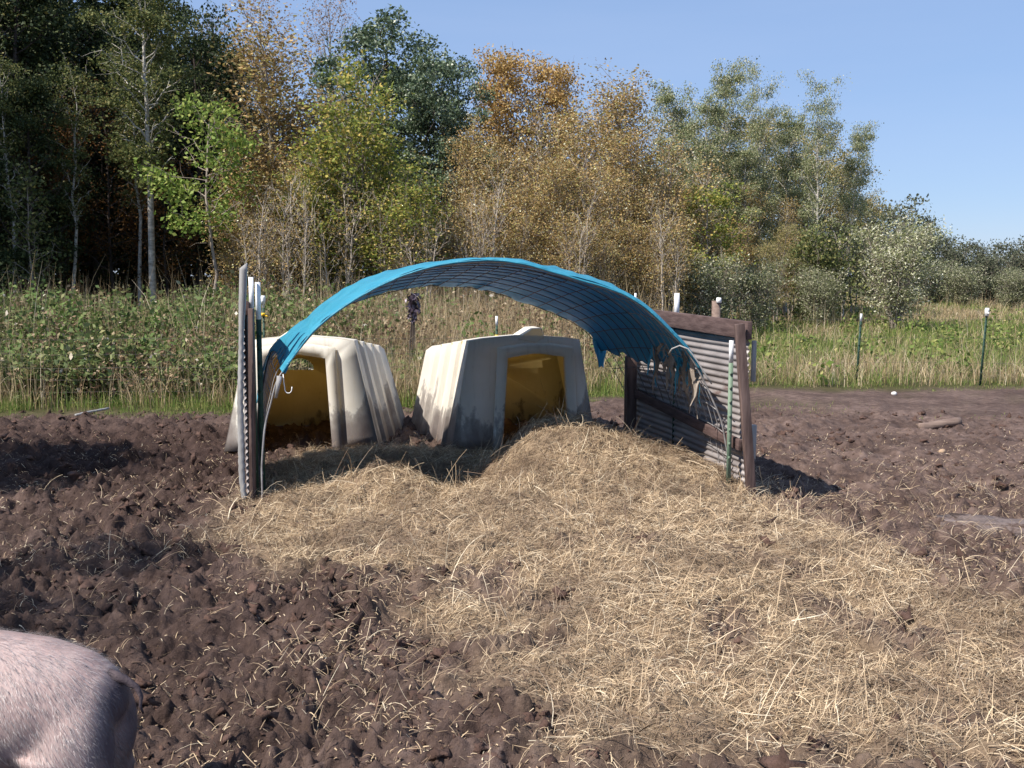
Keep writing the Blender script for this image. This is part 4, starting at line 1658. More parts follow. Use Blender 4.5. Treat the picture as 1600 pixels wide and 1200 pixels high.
def weed_stalk():
    p = P(643, 458, 15.6)
    z0 = zat(p[0], p[1])
    root = empty("dried_stalk", (p[0], p[1], z0))
    h = p[2] - z0
    m = MB()
    for dx in (-0.05, 0.0, 0.045):
        m.tube([(dx, 0, -0.05), (dx * 0.7 + 0.01, 0, h * 0.5), (dx * 0.2 + 0.02, 0, h * 0.85), (0.02, 0, h)], [0.016, 0.014, 0.012, 0.01], 6)
    m.build("stems", M['bark_dark'], root)
    rng = np.random.RandomState(4)
    c = np.stack([rng.normal(0.02, 0.045, 240), rng.normal(0, 0.05, 240), h - 0.02 - np.abs(rng.normal(0.16, 0.12, 240))], -1)
    V, Q = leaf_quads(c, rng.uniform(0.05, 0.11, 240), rng, 0, 0.5, np.array([[0, 0, -0.8]]))
    mm = mat_leaf('dried_purple_leaf', [(0, (0.03, 0.022, 0.03)), (0.7, (0.09, 0.065, 0.09)), (0.9, (0.2, 0.16, 0.2)), (1, (0.6, 0.52, 0.6))], 0.1, 0.35, 0.5)
    link("seed_head", new_mesh("seed_head", V, Q, None, False, (mm,)), root)
    tag(root, "dark dried weed stalk with drooping purplish head between the two hutches", "dead weed")


weed_stalk()


# ------------------------------------------------------------------ weeds and grass
def plants_weed(N, seed, place, hgt, leaves, lsize, stem_w):
    rng = np.random.RandomState(seed)
    x, y, dens = place(rng, N * 3)
    ok = rng.rand(len(x)) < dens
    x, y = x[ok][:N], y[ok][:N]
    N = len(x)
    z = height(x, y, False)
    H = hgt(x, y) * rng.uniform(0.6, 1.15, N) * (1 + 0.35 * perlin(x * 0.9, y * 0.9, 246))
    lean = rng.normal(0, 0.22, (N, 2)) * H[:, None]
    K = 4
    t = np.linspace(0, 1, K)
    px = x[:, None] + lean[:, :1] * t ** 1.6
    py = y[:, None] + lean[:, 1:] * t ** 1.6
    pz = z[:, None] - 0.03 + H[:, None] * t * (1 - 0.1 * t)
    side = rng.normal(size=(N, 3))
    side[:, 2] = 0
    side /= np.linalg.norm(side, axis=1)[:, None]
    stem = ribbons(np.stack([px, py, pz], -1), np.full(N, stem_w), side, 0.4)
    M_ = leaves
    tl = rng.uniform(0.12, 1.0, (N, M_)) ** 0.8
    c = np.stack([x[:, None] + lean[:, :1] * tl ** 1.6, y[:, None] + lean[:, 1:] * tl ** 1.6, z[:, None] + H[:, None] * tl * (1 - 0.1 * tl)], -1)
    c = c + rng.normal(0, 0.06, c.shape)
    V, Q = leaf_quads(c.reshape(-1, 3), rng.uniform(lsize[0], lsize[1], N * M_), rng, 0.6, 0.6)
    return stem, (V, Q)


def pl_left(rng, n):
    x = rng.uniform(-15, 2.8, n)
    y = edge_y(x) + 1.0 + (rng.rand(n) ** 1.4) * 9.5
    vis = (x > -0.66 * y - 0.5)
    gap = 0.15 + 0.85 * sstep(-0.15, 0.2, fbm(x * 0.6, y * 0.6, 2, 201))
    mid = 1 - 0.86 * sstep(-3.4, -1.8, x)
    return x, y, vis * gap * mid


def h_left(x, y):
    f = sstep(0, 4.5, y - edge_y(x) - 0.9)
    return (0.65 + 0.72 * f) * (1 + 0.42 * fbm(x * 0.9, y * 0.6, 3, 203)) * (1 - 0.28 * sstep(0.5, 2.8, x))


mbg = MB()
st, lv = plants_weed(7000, 31, pl_left, h_left, 15, (0.05, 0.13), 0.008)
mbg.add(*lv)
mbs = MB()
mbs.add(*st)
br = link("brambles", mbg.mesh("brambles", (M['weed_green'],)))
tag(br, "tangled green brambles and leafy weeds behind the pen fence", "weeds", kind='stuff')


def pl_brown(rng, n):
    x = rng.uniform(-14, 2.8, n)
    y = edge_y(x) + 0.8 + rng.rand(n) * 7
    m = sstep(0.0, 0.35, fbm(x * 0.45 + 3, y * 0.4, 2, 211) + 0.05)
    m = np.maximum(m, np.exp(-((x + 5.4) / 0.9) ** 2) * sstep(17.5, 15.5, y))
    m = m * (1 - 0.6 * sstep(-3.0, -4.0, x) * (1 - np.exp(-((x + 5.4) / 1.0) ** 2)))
    return x, y, m * (x > -0.66 * y - 0.5)


st, lv = plants_weed(3600, 32, pl_brown, lambda x, y: h_left(x, y) * 0.98, 12, (0.03, 0.09), 0.009)
mbb = MB()
mbb.add(*st)
mbb.add(*lv)
mbb.add(np.vstack(mbs.v), np.vstack(mbs.q))
bw = link("dead_weeds", mbb.mesh("dead_weeds", (M['weed_brown'],)))
tag(bw, "brown dead weeds and stems standing among the brambles", "weeds", kind='stuff')


def blades(N, seed, place, hgt, wid, lean=0.4, K=5, droop=0.45):
    rng = np.random.RandomState(seed)
    x, y, d = place(rng, N * 4)
    ok = rng.rand(len(x)) < d
    x, y = x[ok][:N], y[ok][:N]
    N = len(x)
    z = height(x, y, False)
    H = hgt(x, y) * (0.45 + 0.75 * rng.rand(N) ** 1.4) * (1 + 0.3 * perlin(x * 1.3, y * 1.3, 245))
    az = rng.rand(N) * 6.28
    ln = np.abs(rng.normal(0, lean, N)) * H
    t = np.linspace(0, 1, K)
    px = x[:, None] + np.cos(az)[:, None] * ln[:, None] * t ** 2
    py = y[:, None] + np.sin(az)[:, None] * ln[:, None] * t ** 2
    pz = z[:, None] - 0.02 + H[:, None] * (t - droop * t ** 3 * (ln / (H + 1e-6))[:, None])
    s2 = rng.rand(N) * 6.28
    side = np.stack([np.cos(s2), np.sin(s2), np.zeros(N)], -1)
    w = wid(x, y) * rng.uniform(0.6, 1.3, N)
    return ribbons(np.stack([px, py, pz], -1), w, side, 0.15)


def pl_mid_tan(rng, n):
    x = rng.uniform(-13, 3.2, n)
    y = edge_y(x) + 0.55 + rng.rand(n) ** 1.3 * 9
    d = 0.08 + 0.9 * np.exp(-((x + 1.4) / 2.2) ** 2) + 0.35 * sstep(-0.1, 0.3, fbm(x * 0.6, y * 0.5, 2, 221))
    return x, y, np.clip(d, 0, 1) * (x > -0.66 * y - 0.5)


def h_mid(x, y):
    f = sstep(0, 5, y - edge_y(x) - 0.5)
    return 0.75 + 0.85 * f


tan = MB()
grn = MB()
tan.add(*blades(700, 45, lambda r, n: (lambda x, y: (x, y, (0.25 + 0.75 * sstep(-0.1, 0.3, fbm(x * 0.5, y * 0.5, 2, 261))) * (x > -0.66 * y - 0.5)))(r.uniform(-15, 3, n), r.uniform(16, 23, n)), lambda x, y: 1.95 + 0 * x, lambda x, y: 0.012 + 0 * x, 0.25))
tan.add(*blades(24000, 41, pl_mid_tan, h_mid, lambda x, y: 0.0085 + 0 * x, 0.4))


def pl_mid_green(rng, n):
    x = rng.uniform(-13, 3.2, n)
    y = edge_y(x) + 0.3 + rng.rand(n) ** 1.5 * 7
    return x, y, (0.45 + 0.55 * np.exp(-((x + 1.2) / 2.6) ** 2)) * (x > -0.66 * y - 0.5)


grn.add(*blades(12000, 42, pl_mid_green, lambda x, y: 0.30 + 0.55 * sstep(0, 4, y - edge_y(x)), lambda x, y: 0.010 + 0 * x, 0.35))


def pl_strip(rng, n):                         # short turf on the rim of the pen
    x = rng.uniform(-13, 16, n)
    y = edge_y(x) - 0.35 + rng.rand(n) * 1.6
    d = sstep(-0.2, 0.15, fbm(x * 1.2, y * 1.2, 2, 231) + 0.05) * (1 - 0.5 * sstep(1.0, 4.0, x))
    return x, y, d * (np.abs(x) < 0.66 * y + 0.5)


grn.add(*blades(16000, 43, pl_strip, lambda x, y: 0.07 + 0.16 * sstep(-0.2, 0.9, y - edge_y(x)), lambda x, y: 0.007 + 0 * x, 0.8))


def pl_patch(rng, n):
    x = rng.uniform(2.0, 9.0, n)
    y = rng.uniform(11.5, 15.8, n)
    c = [gp(1230, 640), gp(1190, 637), gp(1310, 636), gp(1550, 652), gp(1450, 652), gp(1260, 641)]
    d = np.zeros(n)
    for q, r in zip(c, (0.55, 0.4, 0.25, 0.25, 0.2, 0.4)):
        d = np.maximum(d, (r > 0.3) * 1.0 * np.exp(-(((x - q[0]) / r) ** 2 + ((y - q[1]) / (r * 0.8)) ** 2)))
        d = np.maximum(d, 0.5 * np.exp(-(((x - q[0]) / r) ** 2 + ((y - q[1]) / (r * 0.8)) ** 2)))
    return x, y, d


grn.add(*blades(2600, 44, pl_patch, lambda x, y: 0.06 + 0 * x, lambda x, y: 0.007 + 0 * x, 0.6))


# meadow on the right
def pl_mead(tanp):
    def f(rng, n):
        y = 15.5 + rng.rand(n) ** 1.6 * 46
        x = rng.uniform(1.0, 0.64 * 62, n)
        ey = edge_y(x)
        m = fbm(x * 0.42, y * 0.26, 3, 241) + 0.25 * perlin(x * 1.3, y * 0.9, 9)
        mid = sstep(17.6, 20, y) * sstep(38, 30, y)
        tn = np.clip(0.78 - 0.55 * mid + 1.5 * m + 0.25 * sstep(6.5, 9, x) * sstep(22, 17, y), 0.03, 0.97)
        d = tn if tanp else 1 - tn
        return x, y, d * (y > ey + 0.25) * (x < 0.62 * y + 0.5)
    return f


hm_ = lambda x, y: (0.38 + 0.12 * perlin(x * 0.8, y * 0.6, 6)) * (1 + 0.55 * sstep(22, 16, y))
wm_ = lambda x, y: 0.008 + 0.00055 * (y - 15)
tan.add(*blades(42000, 51, pl_mead(True), hm_, wm_, 0.9))
tan.add(*blades(2600, 53, pl_mead(True), lambda x, y: 0.95 + 0 * x, lambda x, y: 0.007 + 0.0003 * (y - 15), 0.35))
grn.add(*blades(48000, 52, pl_mead(False), hm_, wm_, 1.1))


def pl_mw(rng, n):
    x, y, d = pl_mead(False)(rng, n)
    return x, y, d * sstep(0.0, 0.3, fbm(x * 0.6, y * 0.4, 2, 251)) * (y < 42)


st, lv = plants_weed(2600, 54, pl_mw, lambda x, y: 0.52 + 0 * x, 14, (0.07, 0.14), 0.008)
grn.add(*st)
grn.add(*lv)
o = link("dry_grass", tan.mesh("dry_grass", (M['grass_tan'],)))
tag(o, "tan dry grass standing along the fence and through the meadow", "grass", kind='stuff')
o = link("green_grass", grn.mesh("green_grass", (M['grass_green'],)))
tag(o, "green grass along the pen rim and in the meadow at right", "grass", kind='stuff')


# ------------------------------------------------------------------ trees
def skeleton(rng, H, base_r, clear, nb, env, R, up, wob=0.25, lean=(0, 0), twigs=5, base=(0, 0), leafstart=0.3, droop=0.0):
    polys, leaf = [], []
    n = 10
    tz = np.linspace(0, 1, n)
    wx = np.cumsum(rng.normal(0, wob, n)) * H / 60
    wy = np.cumsum(rng.normal(0, wob, n)) * H / 60
    tr = np.stack([base[0] + lean[0] * H * tz ** 1.3 + wx - wx[0], base[1] + lean[1] * H * tz ** 1.3 + wy - wy[0], H * tz], -1)
    polys.append((tr, base_r * (1 - tz) ** 0.8 + 0.008))
    for i in range(nb):
        t = clear + (0.985 - clear) * ((i + rng.rand()) / nb)
        o = np.array([np.interp(t, tz, tr[:, k]) for k in range(3)])
        az = i * 2.39996 + rng.uniform(-0.6, 0.6)
        L = R * env((t - clear) / (1 - clear)) * rng.uniform(0.65, 1.2)
        el = up + rng.normal(0, 0.15) + 0.25 * t
        K = 5
        tt = np.linspace(0, 1, K)
        d = np.array([math.cos(az) * math.cos(el), math.sin(az) * math.cos(el), math.sin(el)])
        br = o[None] + d[None] * (L * tt)[:, None]
        br[:, 2] += (0.18 - droop) * L * tt ** 2
        br[1:-1] += rng.normal(0, 0.05 * L, (K - 2, 3))
        r0 = max(0.006, base_r * (1 - t) ** 0.8 * 0.55)
        polys.append((br, r0 * (1 - 0.85 * tt) + 0.003))
        for k in range(twigs):
            s = rng.uniform(leafstart, 1.0)
            q = np.array([np.interp(s, tt, br[:, j]) for j in range(3)])
            dd = d * 0.6 + rng.normal(0, 0.6, 3)
            dd /= np.linalg.norm(dd) + 1e-9
            l2 = L * rng.uniform(0.18, 0.42)
            tw = np.stack([q, q + dd * l2 * 0.5 + rng.normal(0, 0.03, 3), q + dd * l2], 0)
            polys.append((tw, np.array([r0 * 0.35 + 0.002, r0 * 0.2 + 0.002, 0.002])))
            leaf.append(tw[1])
            leaf.append(tw[2])
            leaf.append(tw[1] * 0.4 + tw[2] * 0.6)
        leaf.append(br[-1])
    return polys, np.array(leaf), tr


def tree_meshes(name, seed, H, R, leaves, lsize, bark, leafmat, env, clear=0.2, nb=34, up=0.5, base_r=0.11, sigma=0.16, stems=1, spread=0.0, wob=0.25, twigs=5, thin=1.0, droop=0.0, leafup=0.5, aspect=0.62, lean=(0, 0), leafstart=0.3, clump=0.0):
    rng = np.random.RandomState(seed)
    allp, allL = [], []
    for s in range(stems):
        a = s * 2.4 + rng.rand()
        k = spread * (0 if stems == 1 else rng.uniform(0.5, 1.1))
        hs = H * (1 if s == 0 else rng.uniform(0.62, 0.97))
        p, L, tr = skeleton(rng, hs, base_r * (1 if s == 0 else 0.75), clear, nb, env, R, up, wob,
                            (lean[0] + k * math.cos(a), lean[1] + k * math.sin(a)), twigs, (0.12 * math.cos(a) * (stems > 1), 0.12 * math.sin(a) * (stems > 1)), leafstart, droop)
        allp += p
        allL.append(L)
    L = np.vstack(allL)
    mt = MB()
    for pts, r in allp:
        big = r[0] > 0.02
        mt.tube(pts, r, 7 if big else 4, False)
    tm = mt.mesh(name + "_trunk", (bark,), True)
    # clumped: every leaf hangs near one twig, and twigs carry different loads
    wgt = rng.gamma(thin, 1.0, len(L))
    wgt /= wgt.sum()
    if clump:
        nc = max(12, int(len(L) * clump))
        ci = rng.choice(len(L), nc, replace=False, p=wgt)
        cw = rng.gamma(1.2, 1.0, nc)
        idx = rng.choice(nc, leaves, p=cw / cw.sum())
        rad = sigma * rng.uniform(0.7, 1.5, nc)
        d3 = rng.normal(size=(leaves, 3))
        d3 /= np.linalg.norm(d3, axis=1)[:, None]
        rr_ = rng.rand(leaves) ** 0.45 * 1.7
        c = L[ci][idx] + d3 * (rr_ * rad[idx])[:, None] * np.array([1.15, 1.15, 0.62])
        c = c + rng.normal(0, 0.04, c.shape)
    else:
        idx = rng.choice(len(L), leaves, p=wgt)
        c = L[idx] + rng.normal(0, sigma, (leaves, 3)) * np.array([1, 1, 0.8])
    c[:, 2] = np.maximum(c[:, 2], 0.1)
    V, Q = leaf_quads(c, rng.uniform(lsize[0], lsize[1], leaves), rng, leafup, aspect)
    cm = new_mesh(name + "_crown", V, Q, None, False, (leafmat,))
    return tm, cm, float(np.percentile(c[:, 2], 99.3)) + 0.05


e_round = lambda t: math.sqrt(max(0.12, 1 - (2 * min(t, 1) - 0.95) ** 2 / 1.3))
e_col = lambda t: 0.6 + 0.4 * math.sin(math.pi * min(1, t + 0.12))
e_cone = lambda t: max(0.04, 1.05 - t)
e_top = lambda t: 0.45 + 0.55 * min(1, t * 1.6) - 0.35 * max(0, t - 0.72)

PROTO = {}


def proto(key, **kw):
    PROTO[key] = tree_meshes(key, **kw)


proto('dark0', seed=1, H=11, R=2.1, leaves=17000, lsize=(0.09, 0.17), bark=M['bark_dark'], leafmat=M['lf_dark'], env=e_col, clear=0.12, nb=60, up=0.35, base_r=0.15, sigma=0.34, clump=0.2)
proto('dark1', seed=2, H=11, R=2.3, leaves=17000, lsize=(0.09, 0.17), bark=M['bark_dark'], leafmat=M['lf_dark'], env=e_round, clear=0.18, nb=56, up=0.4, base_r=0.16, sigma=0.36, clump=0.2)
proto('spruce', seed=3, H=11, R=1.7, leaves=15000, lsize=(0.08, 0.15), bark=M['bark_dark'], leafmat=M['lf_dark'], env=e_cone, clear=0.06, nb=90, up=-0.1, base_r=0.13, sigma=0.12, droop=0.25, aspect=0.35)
proto('aspenL', seed=4, H=12, R=1.7, leaves=13000, lsize=(0.07, 0.13), bark=M['bark_pale'], leafmat=M['lf_aspen_dark'], env=e_top, clear=0.42, nb=36, up=0.55, base_r=0.12, sigma=0.26, thin=0.8, clump=0.3)
proto('birch', seed=14, H=11, R=1.3, leaves=4200, lsize=(0.07, 0.13), bark=M['bark_pale'], leafmat=M['lf_aspen_dark'], env=e_top, clear=0.45, nb=26, up=0.6, base_r=0.085, sigma=0.24, thin=0.8, wob=0.5, clump=0.35)
proto('rust', seed=5, H=7, R=1.8, leaves=4200, lsize=(0.06, 0.12), bark=M['bark_dark'], leafmat=M['lf_rust'], env=e_round, clear=0.3, nb=30, up=0.35, base_r=0.06, sigma=0.28, thin=0.6)
proto('green', seed=6, H=5.2, R=1.25, leaves=2600, lsize=(0.08, 0.14), bark=M['bark_grey'], leafmat=M['lf_bright'], env=e_round, clear=0.5, nb=20, up=0.15, base_r=0.045, sigma=0.22, thin=0.7, wob=0.5, clump=0.28)
proto('sliver', seed=16, H=5.0, R=0.8, leaves=1700, lsize=(0.08, 0.14), bark=M['bark_grey'], leafmat=M['lf_aspen_dark'], env=e_col, clear=0.15, nb=26, up=0.5, base_r=0.035, sigma=0.2, thin=0.8, wob=0.5)
proto('brown0', seed=7, H=7.5, R=1.25, leaves=13000, lsize=(0.05, 0.10), bark=M['bark_grey'], leafmat=M['lf_brown'], env=e_col, clear=0.24, nb=44, up=0.7, base_r=0.055, sigma=0.24, stems=3, spread=0.09, thin=0.8, clump=0.5)
proto('brown1', seed=8, H=7.0, R=1.35, leaves=12500, lsize=(0.05, 0.10), bark=M['bark_grey'], leafmat=M['lf_brown'], env=e_round, clear=0.28, nb=44, up=0.7, base_r=0.05, sigma=0.25, stems=3, spread=0.12, thin=0.7, wob=0.45, clump=0.5)
proto('brown2', seed=9, H=5.0, R=1.1, leaves=6500, lsize=(0.045, 0.09), bark=M['bark_grey'], leafmat=M['lf_brown'], env=e_col, clear=0.3, nb=34, up=0.75, base_r=0.035, sigma=0.22, stems=4, spread=0.14, thin=0.6, wob=0.6, clump=0.45)
proto('olive', seed=31, H=7.5, R=1.6, leaves=12000, lsize=(0.06, 0.115), bark=M['bark_grey'], leafmat=M['lf_olive'], env=e_round, clear=0.2, nb=44, up=0.6, base_r=0.06, sigma=0.27, stems=2, spread=0.1, thin=0.7, wob=0.4, clump=0.4)
proto('yg', seed=10, H=6.5, R=1.45, leaves=9000, lsize=(0.07, 0.13), bark=M['bark_grey'], leafmat=M['lf_yg'], env=e_col, clear=0.36, nb=40, up=0.6, base_r=0.05, sigma=0.22, stems=3, spread=0.08, thin=0.8, clump=0.3)
proto('oak', seed=11, H=10.5, R=2.5, leaves=27000, lsize=(0.10, 0.18), bark=M['bark_dark'], leafmat=M['lf_oak'], env=e_round, clear=0.2, nb=46, up=0.35, base_r=0.18, sigma=0.33, thin=0.45, twigs=6, leafstart=0.45, clump=0.26)
proto('orange', seed=12, H=9.5, R=2.0, leaves=17000, lsize=(0.08, 0.14), bark=M['bark_grey'], leafmat=M['lf_orange'], env=e_round, clear=0.25, nb=44, up=0.65, base_r=0.1, sigma=0.30, thin=0.6, clump=0.35)
proto('pink', seed=13, H=12.5, R=1.8, leaves=2500, lsize=(0.06, 0.11), bark=M['bark_grey'], leafmat=M['lf_pink'], env=e_round, clear=0.45, nb=44, up=0.75, base_r=0.11, sigma=0.28, thin=1.0, twigs=7)
proto('aspen0', seed=20, H=10.5, R=1.75, leaves=15000, lsize=(0.07, 0.12), bark=M['bark_pale'], leafmat=M['lf_aspen'], env=e_col, clear=0.3, nb=38, up=0.6, base_r=0.12, sigma=0.27, thin=0.6, clump=0.42)
proto('aspen1', seed=21, H=10.5, R=2.4, leaves=15000, lsize=(0.07, 0.12), bark=M['bark_pale'], leafmat=M['lf_aspen'], env=e_top, clear=0.3, nb=36, up=0.65, base_r=0.13, sigma=0.30, thin=0.5, wob=0.5, clump=0.40)
proto('maple', seed=22, H=4.8, R=1.35, leaves=3200, lsize=(0.08, 0.14), bark=M['bark_grey'], leafmat=M['lf_yg'], env=e_round, clear=0.3, nb=26, up=0.3, base_r=0.05, sigma=0.24, thin=0.6, clump=0.25)
proto('willow0', seed=23, H=3.6, R=1.2, leaves=12000, lsize=(0.07, 0.13), bark=M['bark_grey'], leafmat=M['lf_willow_pale'], env=e_round, clear=0.12, nb=22, up=0.6, base_r=0.04, sigma=0.26, stems=8, spread=0.33, thin=0.7, aspect=0.4, clump=0.2)
proto('willow1', seed=24, H=3.2, R=1.2, leaves=9000, lsize=(0.09, 0.16), bark=M['bark_grey'], leafmat=M['lf_willow'], env=e_round, clear=0.05, nb=20, up=0.5, base_r=0.035, sigma=0.26, stems=8, spread=0.4, thin=0.7, aspect=0.4, clump=0.25)
proto('farbush', seed=26, H=3.2, R=1.2, leaves=6500, lsize=(0.10, 0.18), bark=M['bark_grey'], leafmat=M['lf_far'], env=e_round, clear=0.05, nb=22, up=0.6, base_r=0.035, sigma=0.28, stems=7, spread=0.36, thin=0.7, clump=0.25)
proto('bush', seed=25, H=3.0, R=1.2, leaves=6500, lsize=(0.09, 0.16), bark=M['bark_grey'], leafmat=M['lf_aspen_dark'], env=e_round, clear=0.05, nb=20, up=0.5, base_r=0.035, sigma=0.3, stems=7, spread=0.38, thin=0.7, clump=0.2)

_trng = random.Random(77)


def plant(key, px, top_py, Y, label, cat, name, group=None, wid=1.0, rz=None, x=None, tilt=0.0):
    tm, cm, H = PROTO[key]
    p = P(px, top_py, Y)
    X = p[0] if x is None else x
    z0 = zat(X, Y)
    root = empty(name, (X, Y, z0 - 0.03), _trng.uniform(0, 6.28) if rz is None else rz)
    s = (p[2] - z0) / H
    root.scale = (s * wid, s * wid, s)
    root.rotation_euler[1] = tilt
    link("trunk", tm, root)
    link("crown", cm, root)
    tag(root, label, cat, group)
    return root


DK = "dark trees on the left"
# left dark wood
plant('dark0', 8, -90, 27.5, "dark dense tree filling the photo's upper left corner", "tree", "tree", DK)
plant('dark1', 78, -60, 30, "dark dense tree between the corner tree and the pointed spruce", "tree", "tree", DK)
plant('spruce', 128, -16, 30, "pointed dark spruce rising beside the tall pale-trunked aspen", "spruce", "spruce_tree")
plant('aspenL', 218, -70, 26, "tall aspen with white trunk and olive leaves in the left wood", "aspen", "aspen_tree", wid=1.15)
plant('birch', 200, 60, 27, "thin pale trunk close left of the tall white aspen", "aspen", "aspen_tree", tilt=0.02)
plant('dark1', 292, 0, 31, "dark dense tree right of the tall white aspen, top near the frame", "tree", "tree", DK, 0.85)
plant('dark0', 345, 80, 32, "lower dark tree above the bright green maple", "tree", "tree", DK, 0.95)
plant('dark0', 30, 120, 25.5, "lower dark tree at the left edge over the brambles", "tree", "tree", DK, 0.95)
plant('birch', 92, 90, 26, "leaning pale birch trunk before the dark trees at far left", "birch", "birch_tree", tilt=0.06, rz=0.0)
plant('birch', 2, 60, 25.2, "pale birch trunk standing on the left border of the photo", "birch", "birch_tree")
plant('rust', 165, 135, 28, "rust-leaved understorey tree in shade left of the white aspen", "tree", "rust_tree")
plant('rust', 255, 240, 27.5, "low rust-leaved tree in shade right of the white aspen", "tree", "rust_tree", None, 1.1)
plant('rust', 60, 210, 27, "rust-leaved understorey tree in shade near the left border", "tree", "rust_tree")
plant('sliver', 40, 255, 24.3, "slender olive sapling in front of the left wood", "sapling", "sapling")
plant('green', 328, 148, 24, "bright green small maple standing out before dark trees", "maple", "maple_tree", rz=1.0)
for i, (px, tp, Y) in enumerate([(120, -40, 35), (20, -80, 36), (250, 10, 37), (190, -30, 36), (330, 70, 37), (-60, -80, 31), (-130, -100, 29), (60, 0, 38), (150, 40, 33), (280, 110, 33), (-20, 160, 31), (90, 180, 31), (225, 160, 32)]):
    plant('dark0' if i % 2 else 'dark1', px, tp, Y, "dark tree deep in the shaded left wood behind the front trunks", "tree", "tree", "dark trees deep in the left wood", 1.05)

# centre
plant('pink', 402, -22, 39, "nearly bare russet tree against the sky left of the tan trees", "tree", "bare_tree", None, 1.15)
plant('pink', 518, -30, 40, "nearly bare russet tree just left of the dark green oak top", "tree", "bare_tree", None, 1.0)
plant('pink', 325, 22, 38, "small russet tree against the sky above the lower dark tree", "tree", "bare_tree", None, 0.6)
plant('brown0', 440, 36, 27, "tall tan-brown tree left of the yellow-green sapling", "tree", "brown_tree", None, 1.45)
plant('brown1', 405, 150, 26, "tan-brown tree at the edge of the dark wood above the left hutch", "tree", "brown_tree", None, 1.2)
plant('yg', 545, 92, 25, "tall yellow-green tree above the left end of the blue tarp", "tree", "yellow_green_tree", None, 1.05)
plant('yg', 620, 240, 24.2, "lower yellow-green tree in front of the dark oak", "tree", "yellow_green_tree", None, 1.2)
plant('yg', 490, 215, 24.8, "lower yellow-green tree under the tall tan-brown tree", "tree", "yellow_green_tree", None, 1.0)
plant('oak', 600, 30, 33, "large dark green oak rising highest in the middle of the wood", "oak", "oak_tree", None, 1.05, rz=0.4)
plant('oak', 690, 90, 31.5, "dark green oak, the lower right one of the oak pair", "oak", "oak_tree", None, 0.85, rz=2.2)
plant('orange', 790, 76, 34, "orange-topped maple right of the dark oak", "maple", "maple_tree", None, 0.95)
plant('orange', 868, 92, 35, "orange-brown maple second right of the dark oak", "maple", "maple_tree", None, 0.85)
plant('brown0', 940, 108, 32, "broad tan-brown tree right of the orange maples", "tree", "brown_tree", None, 1.25)
plant('brown1', 1010, 150, 33, "tan-brown tree between the broad brown one and the green aspens", "tree", "brown_tree", None, 1.0)
for i, (px, tp, Y) in enumerate([(735, 190, 29), (770, 215, 26), (820, 170, 29), (850, 230, 26.2), (895, 160, 29.5), (900, 250, 26.5), (960, 190, 29), (975, 270, 26.8), (1030, 220, 29.5), (1050, 300, 27.3), (680, 300, 25.6),
                              (1085, 250, 31), (720, 320, 25), (800, 330, 25.4), (880, 335, 25.6), (940, 340, 25.8), (1010, 350, 26.5), (650, 330, 25.2), (455, 250, 25.2), (415, 300, 24.8), (370, 310, 24.9)]):
    plant(('brown0', 'brown1', 'brown2')[i % 3] if tp < 290 else 'brown2', px, tp, Y, "brown-leaved slender sapling in the thicket behind the shelter", "sapling", "brown_sapling", "brown saplings in the thicket", _trng.uniform(0.95, 1.25))

proto('stems', seed=41, H=5.0, R=0.85, leaves=900, lsize=(0.05, 0.10), bark=M['bark_stem'], leafmat=M['lf_brown'], env=e_top, clear=0.4, nb=22, up=0.8, base_r=0.034, sigma=0.2, stems=3, spread=0.12, thin=0.8, wob=0.5, clump=0.5)
for i, (px, tp, Y) in enumerate([(405, 285, 23.4), (432, 250, 23.7), (462, 270, 23.3), (525, 265, 23.9), (610, 285, 23.8), (655, 300, 23.6), (770, 255, 24.6), (735, 300, 24.3), (905, 300, 25), (1045, 310, 26)]):
    plant('stems', px, tp, Y, "thin pale-stemmed sapling with few leaves at the thicket's front edge", "sapling", "bare_sapling", "pale-stemmed saplings edging the thicket", _trng.uniform(0.9, 1.3))

# right aspens
plant('aspen0', 1062, 128, 40, "shorter green aspen left of the tallest right aspen", "aspen", "aspen_tree", None, 0.9)
plant('aspen0', 1130, 94, 38.5, "green-topped aspen first to rise above the brown trees at right", "aspen", "aspen_tree", None, 0.75)
plant('aspen0', 1100, 150, 37, "bushy green aspen below the first right aspen's top", "aspen", "aspen_tree", None, 0.9)
plant('aspen1', 1193, 98, 37.5, "forked white-trunked aspen in the middle of the right group", "aspen", "aspen_tree", None, 0.6, rz=0.3)
plant('aspen1', 1278, 122, 36.5, "widest white-trunked aspen near the right end of the wood", "aspen", "aspen_tree", None, 0.72, rz=1.4)
plant('aspen0', 1325, 190, 37.5, "last aspen of the wood, leaning right against the sky", "aspen", "aspen_tree", None, 0.72, tilt=0.06, rz=0)
plant('aspen0', 1235, 175, 39, "aspen filling the gap between the two white-trunked ones", "aspen", "aspen_tree", None, 0.95)
plant('aspen0', 1170, 220, 37, "lower aspen under the forked white-trunked one", "aspen", "aspen_tree", None, 1.0)
for px, tp, Y, w in [(1065, 165, 42, 1.0), (1120, 185, 42, 1.0), (1165, 180, 43, 1.05), (1215, 195, 42, 1.0), (1260, 190, 43, 1.0), (1310, 200, 42, 0.95), (1340, 265, 41, 0.85), (1150, 290, 40.5, 0.9), (1240, 285, 41, 0.95), (1300, 300, 41, 0.9)]:
    plant('olive', px, tp, Y, "olive-tan leaved tree filling the wood beneath the tall right aspens", "tree", "olive_tree", "olive-tan trees under the right aspens", w)
plant('brown1', 1165, 290, 36.5, "sparse brownish tree beneath the right aspens", "tree", "brown_tree", None, 0.85)
plant('brown1', 1240, 310, 36.8, "brownish low tree under the widest white-trunked aspen", "tree", "brown_tree", None, 0.8)
plant('maple', 1110, 282, 29.5, "small yellow-green maple in front of the brown trees at right", "maple", "maple_tree", None, 1.1)
plant('olive', 1215, 350, 34, "low olive tree at the foot of the forked white-trunked aspen", "tree", "olive_tree", None, 1.0)
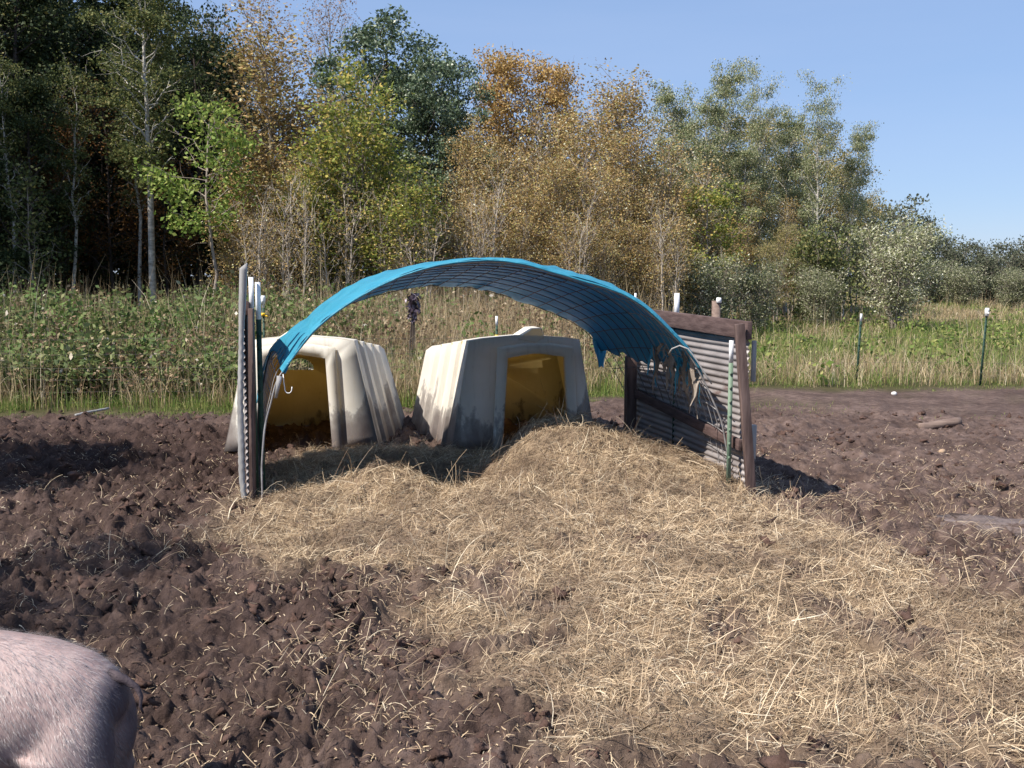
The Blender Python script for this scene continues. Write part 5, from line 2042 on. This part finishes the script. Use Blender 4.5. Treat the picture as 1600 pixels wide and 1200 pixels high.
plant('bush', 1290, 350, 35, "olive bush left of the large pale willow", "bush", "bush", None, 0.9)
plant('willow1', 1105, 398, 28, "grey-green willow bush just above the right metal wall", "bush", "willow_bush", None, 0.95)
plant('willow1', 1180, 405, 30, "grey-green willow bush behind the wooden fence post", "bush", "willow_bush", None, 0.8)
plant('willow1', 1285, 415, 33, "low willow bush left of the large pale willow", "bush", "willow_bush", None, 0.9)
plant('willow0', 1405, 338, 31.5, "large pale-leaved willow bush standing alone in the meadow", "bush", "willow_bush", None, 0.95, rz=0.6)
FB = "grey-green bushes along the far meadow edge"
for px, tp, Y, w in [(1375, 312, 50, 0.8), (1430, 326, 55, 0.7), (1478, 362, 58, 0.8), (1530, 372, 60, 0.9), (1592, 372, 60, 0.9), (1660, 368, 58, 1.0), (1505, 412, 50, 1.2), (1552, 396, 52, 1.1), (1585, 418, 46, 1.0), (1640, 420, 46, 1.2), (1460, 405, 52, 1.1), (1720, 385, 52, 1.2)]:
    plant('willow1' if tp > 400 else 'farbush', px, tp, Y, "grey-green bush along the far edge of the right meadow", "bush", "bush", FB, w)

# unseen trees shading the dark wood from the left, the near pair shading the mud
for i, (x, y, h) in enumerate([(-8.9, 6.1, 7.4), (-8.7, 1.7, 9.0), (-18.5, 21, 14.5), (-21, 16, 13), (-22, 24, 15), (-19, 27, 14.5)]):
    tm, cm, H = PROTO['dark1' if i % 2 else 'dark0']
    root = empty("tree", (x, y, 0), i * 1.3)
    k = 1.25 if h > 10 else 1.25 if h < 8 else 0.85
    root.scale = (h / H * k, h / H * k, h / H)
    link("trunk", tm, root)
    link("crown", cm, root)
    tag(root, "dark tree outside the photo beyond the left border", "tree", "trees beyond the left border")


# far wood that reads as one mass
def woodland():
    rng = np.random.RandomState(90)
    pts, sz = [], []
    mt = MB()
    for i in range(150):
        t = i / 149
        x = -30 + 41 * t + rng.normal(0, 0.8)
        y = 43 + 6 * rng.rand() + 2.0 * t
        px = 800 + 1600 * x / y
        top = np.interp(px, [-200, 300, 400, 560, 700, 800, 900, 1000, 1100, 1200, 1300, 1360], [14, 11.5, 9.5, 9.4, 9.2, 8.8, 8.6, 7.8, 7.6, 6.8, 5.2, 3.5]) * rng.uniform(0.75, 1.0)
        n = 620
        u = rng.normal(size=(n, 3)) * np.array([0.8, 0.8, top * 0.27])
        c = np.array([x, y, top * 0.5]) + u
        c = c[(c[:, 2] > 0.1) & (c[:, 2] < top)]
        pts.append(c)
        mt.tube([(x, y, -0.1), (x + rng.normal(0, .2), y, top * 0.5), (x + rng.normal(0, .3), y, top * 0.9)], [0.09, 0.06, 0.02], 5, False)
    c = np.vstack(pts)
    V, Q = leaf_quads(c, rng.uniform(0.16, 0.34, len(c)), rng, 0.4, 0.7)
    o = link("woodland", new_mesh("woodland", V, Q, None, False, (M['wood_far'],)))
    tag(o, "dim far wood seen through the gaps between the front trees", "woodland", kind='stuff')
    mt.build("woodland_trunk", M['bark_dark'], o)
    o.children[0]["kind"] = "stuff"


woodland()
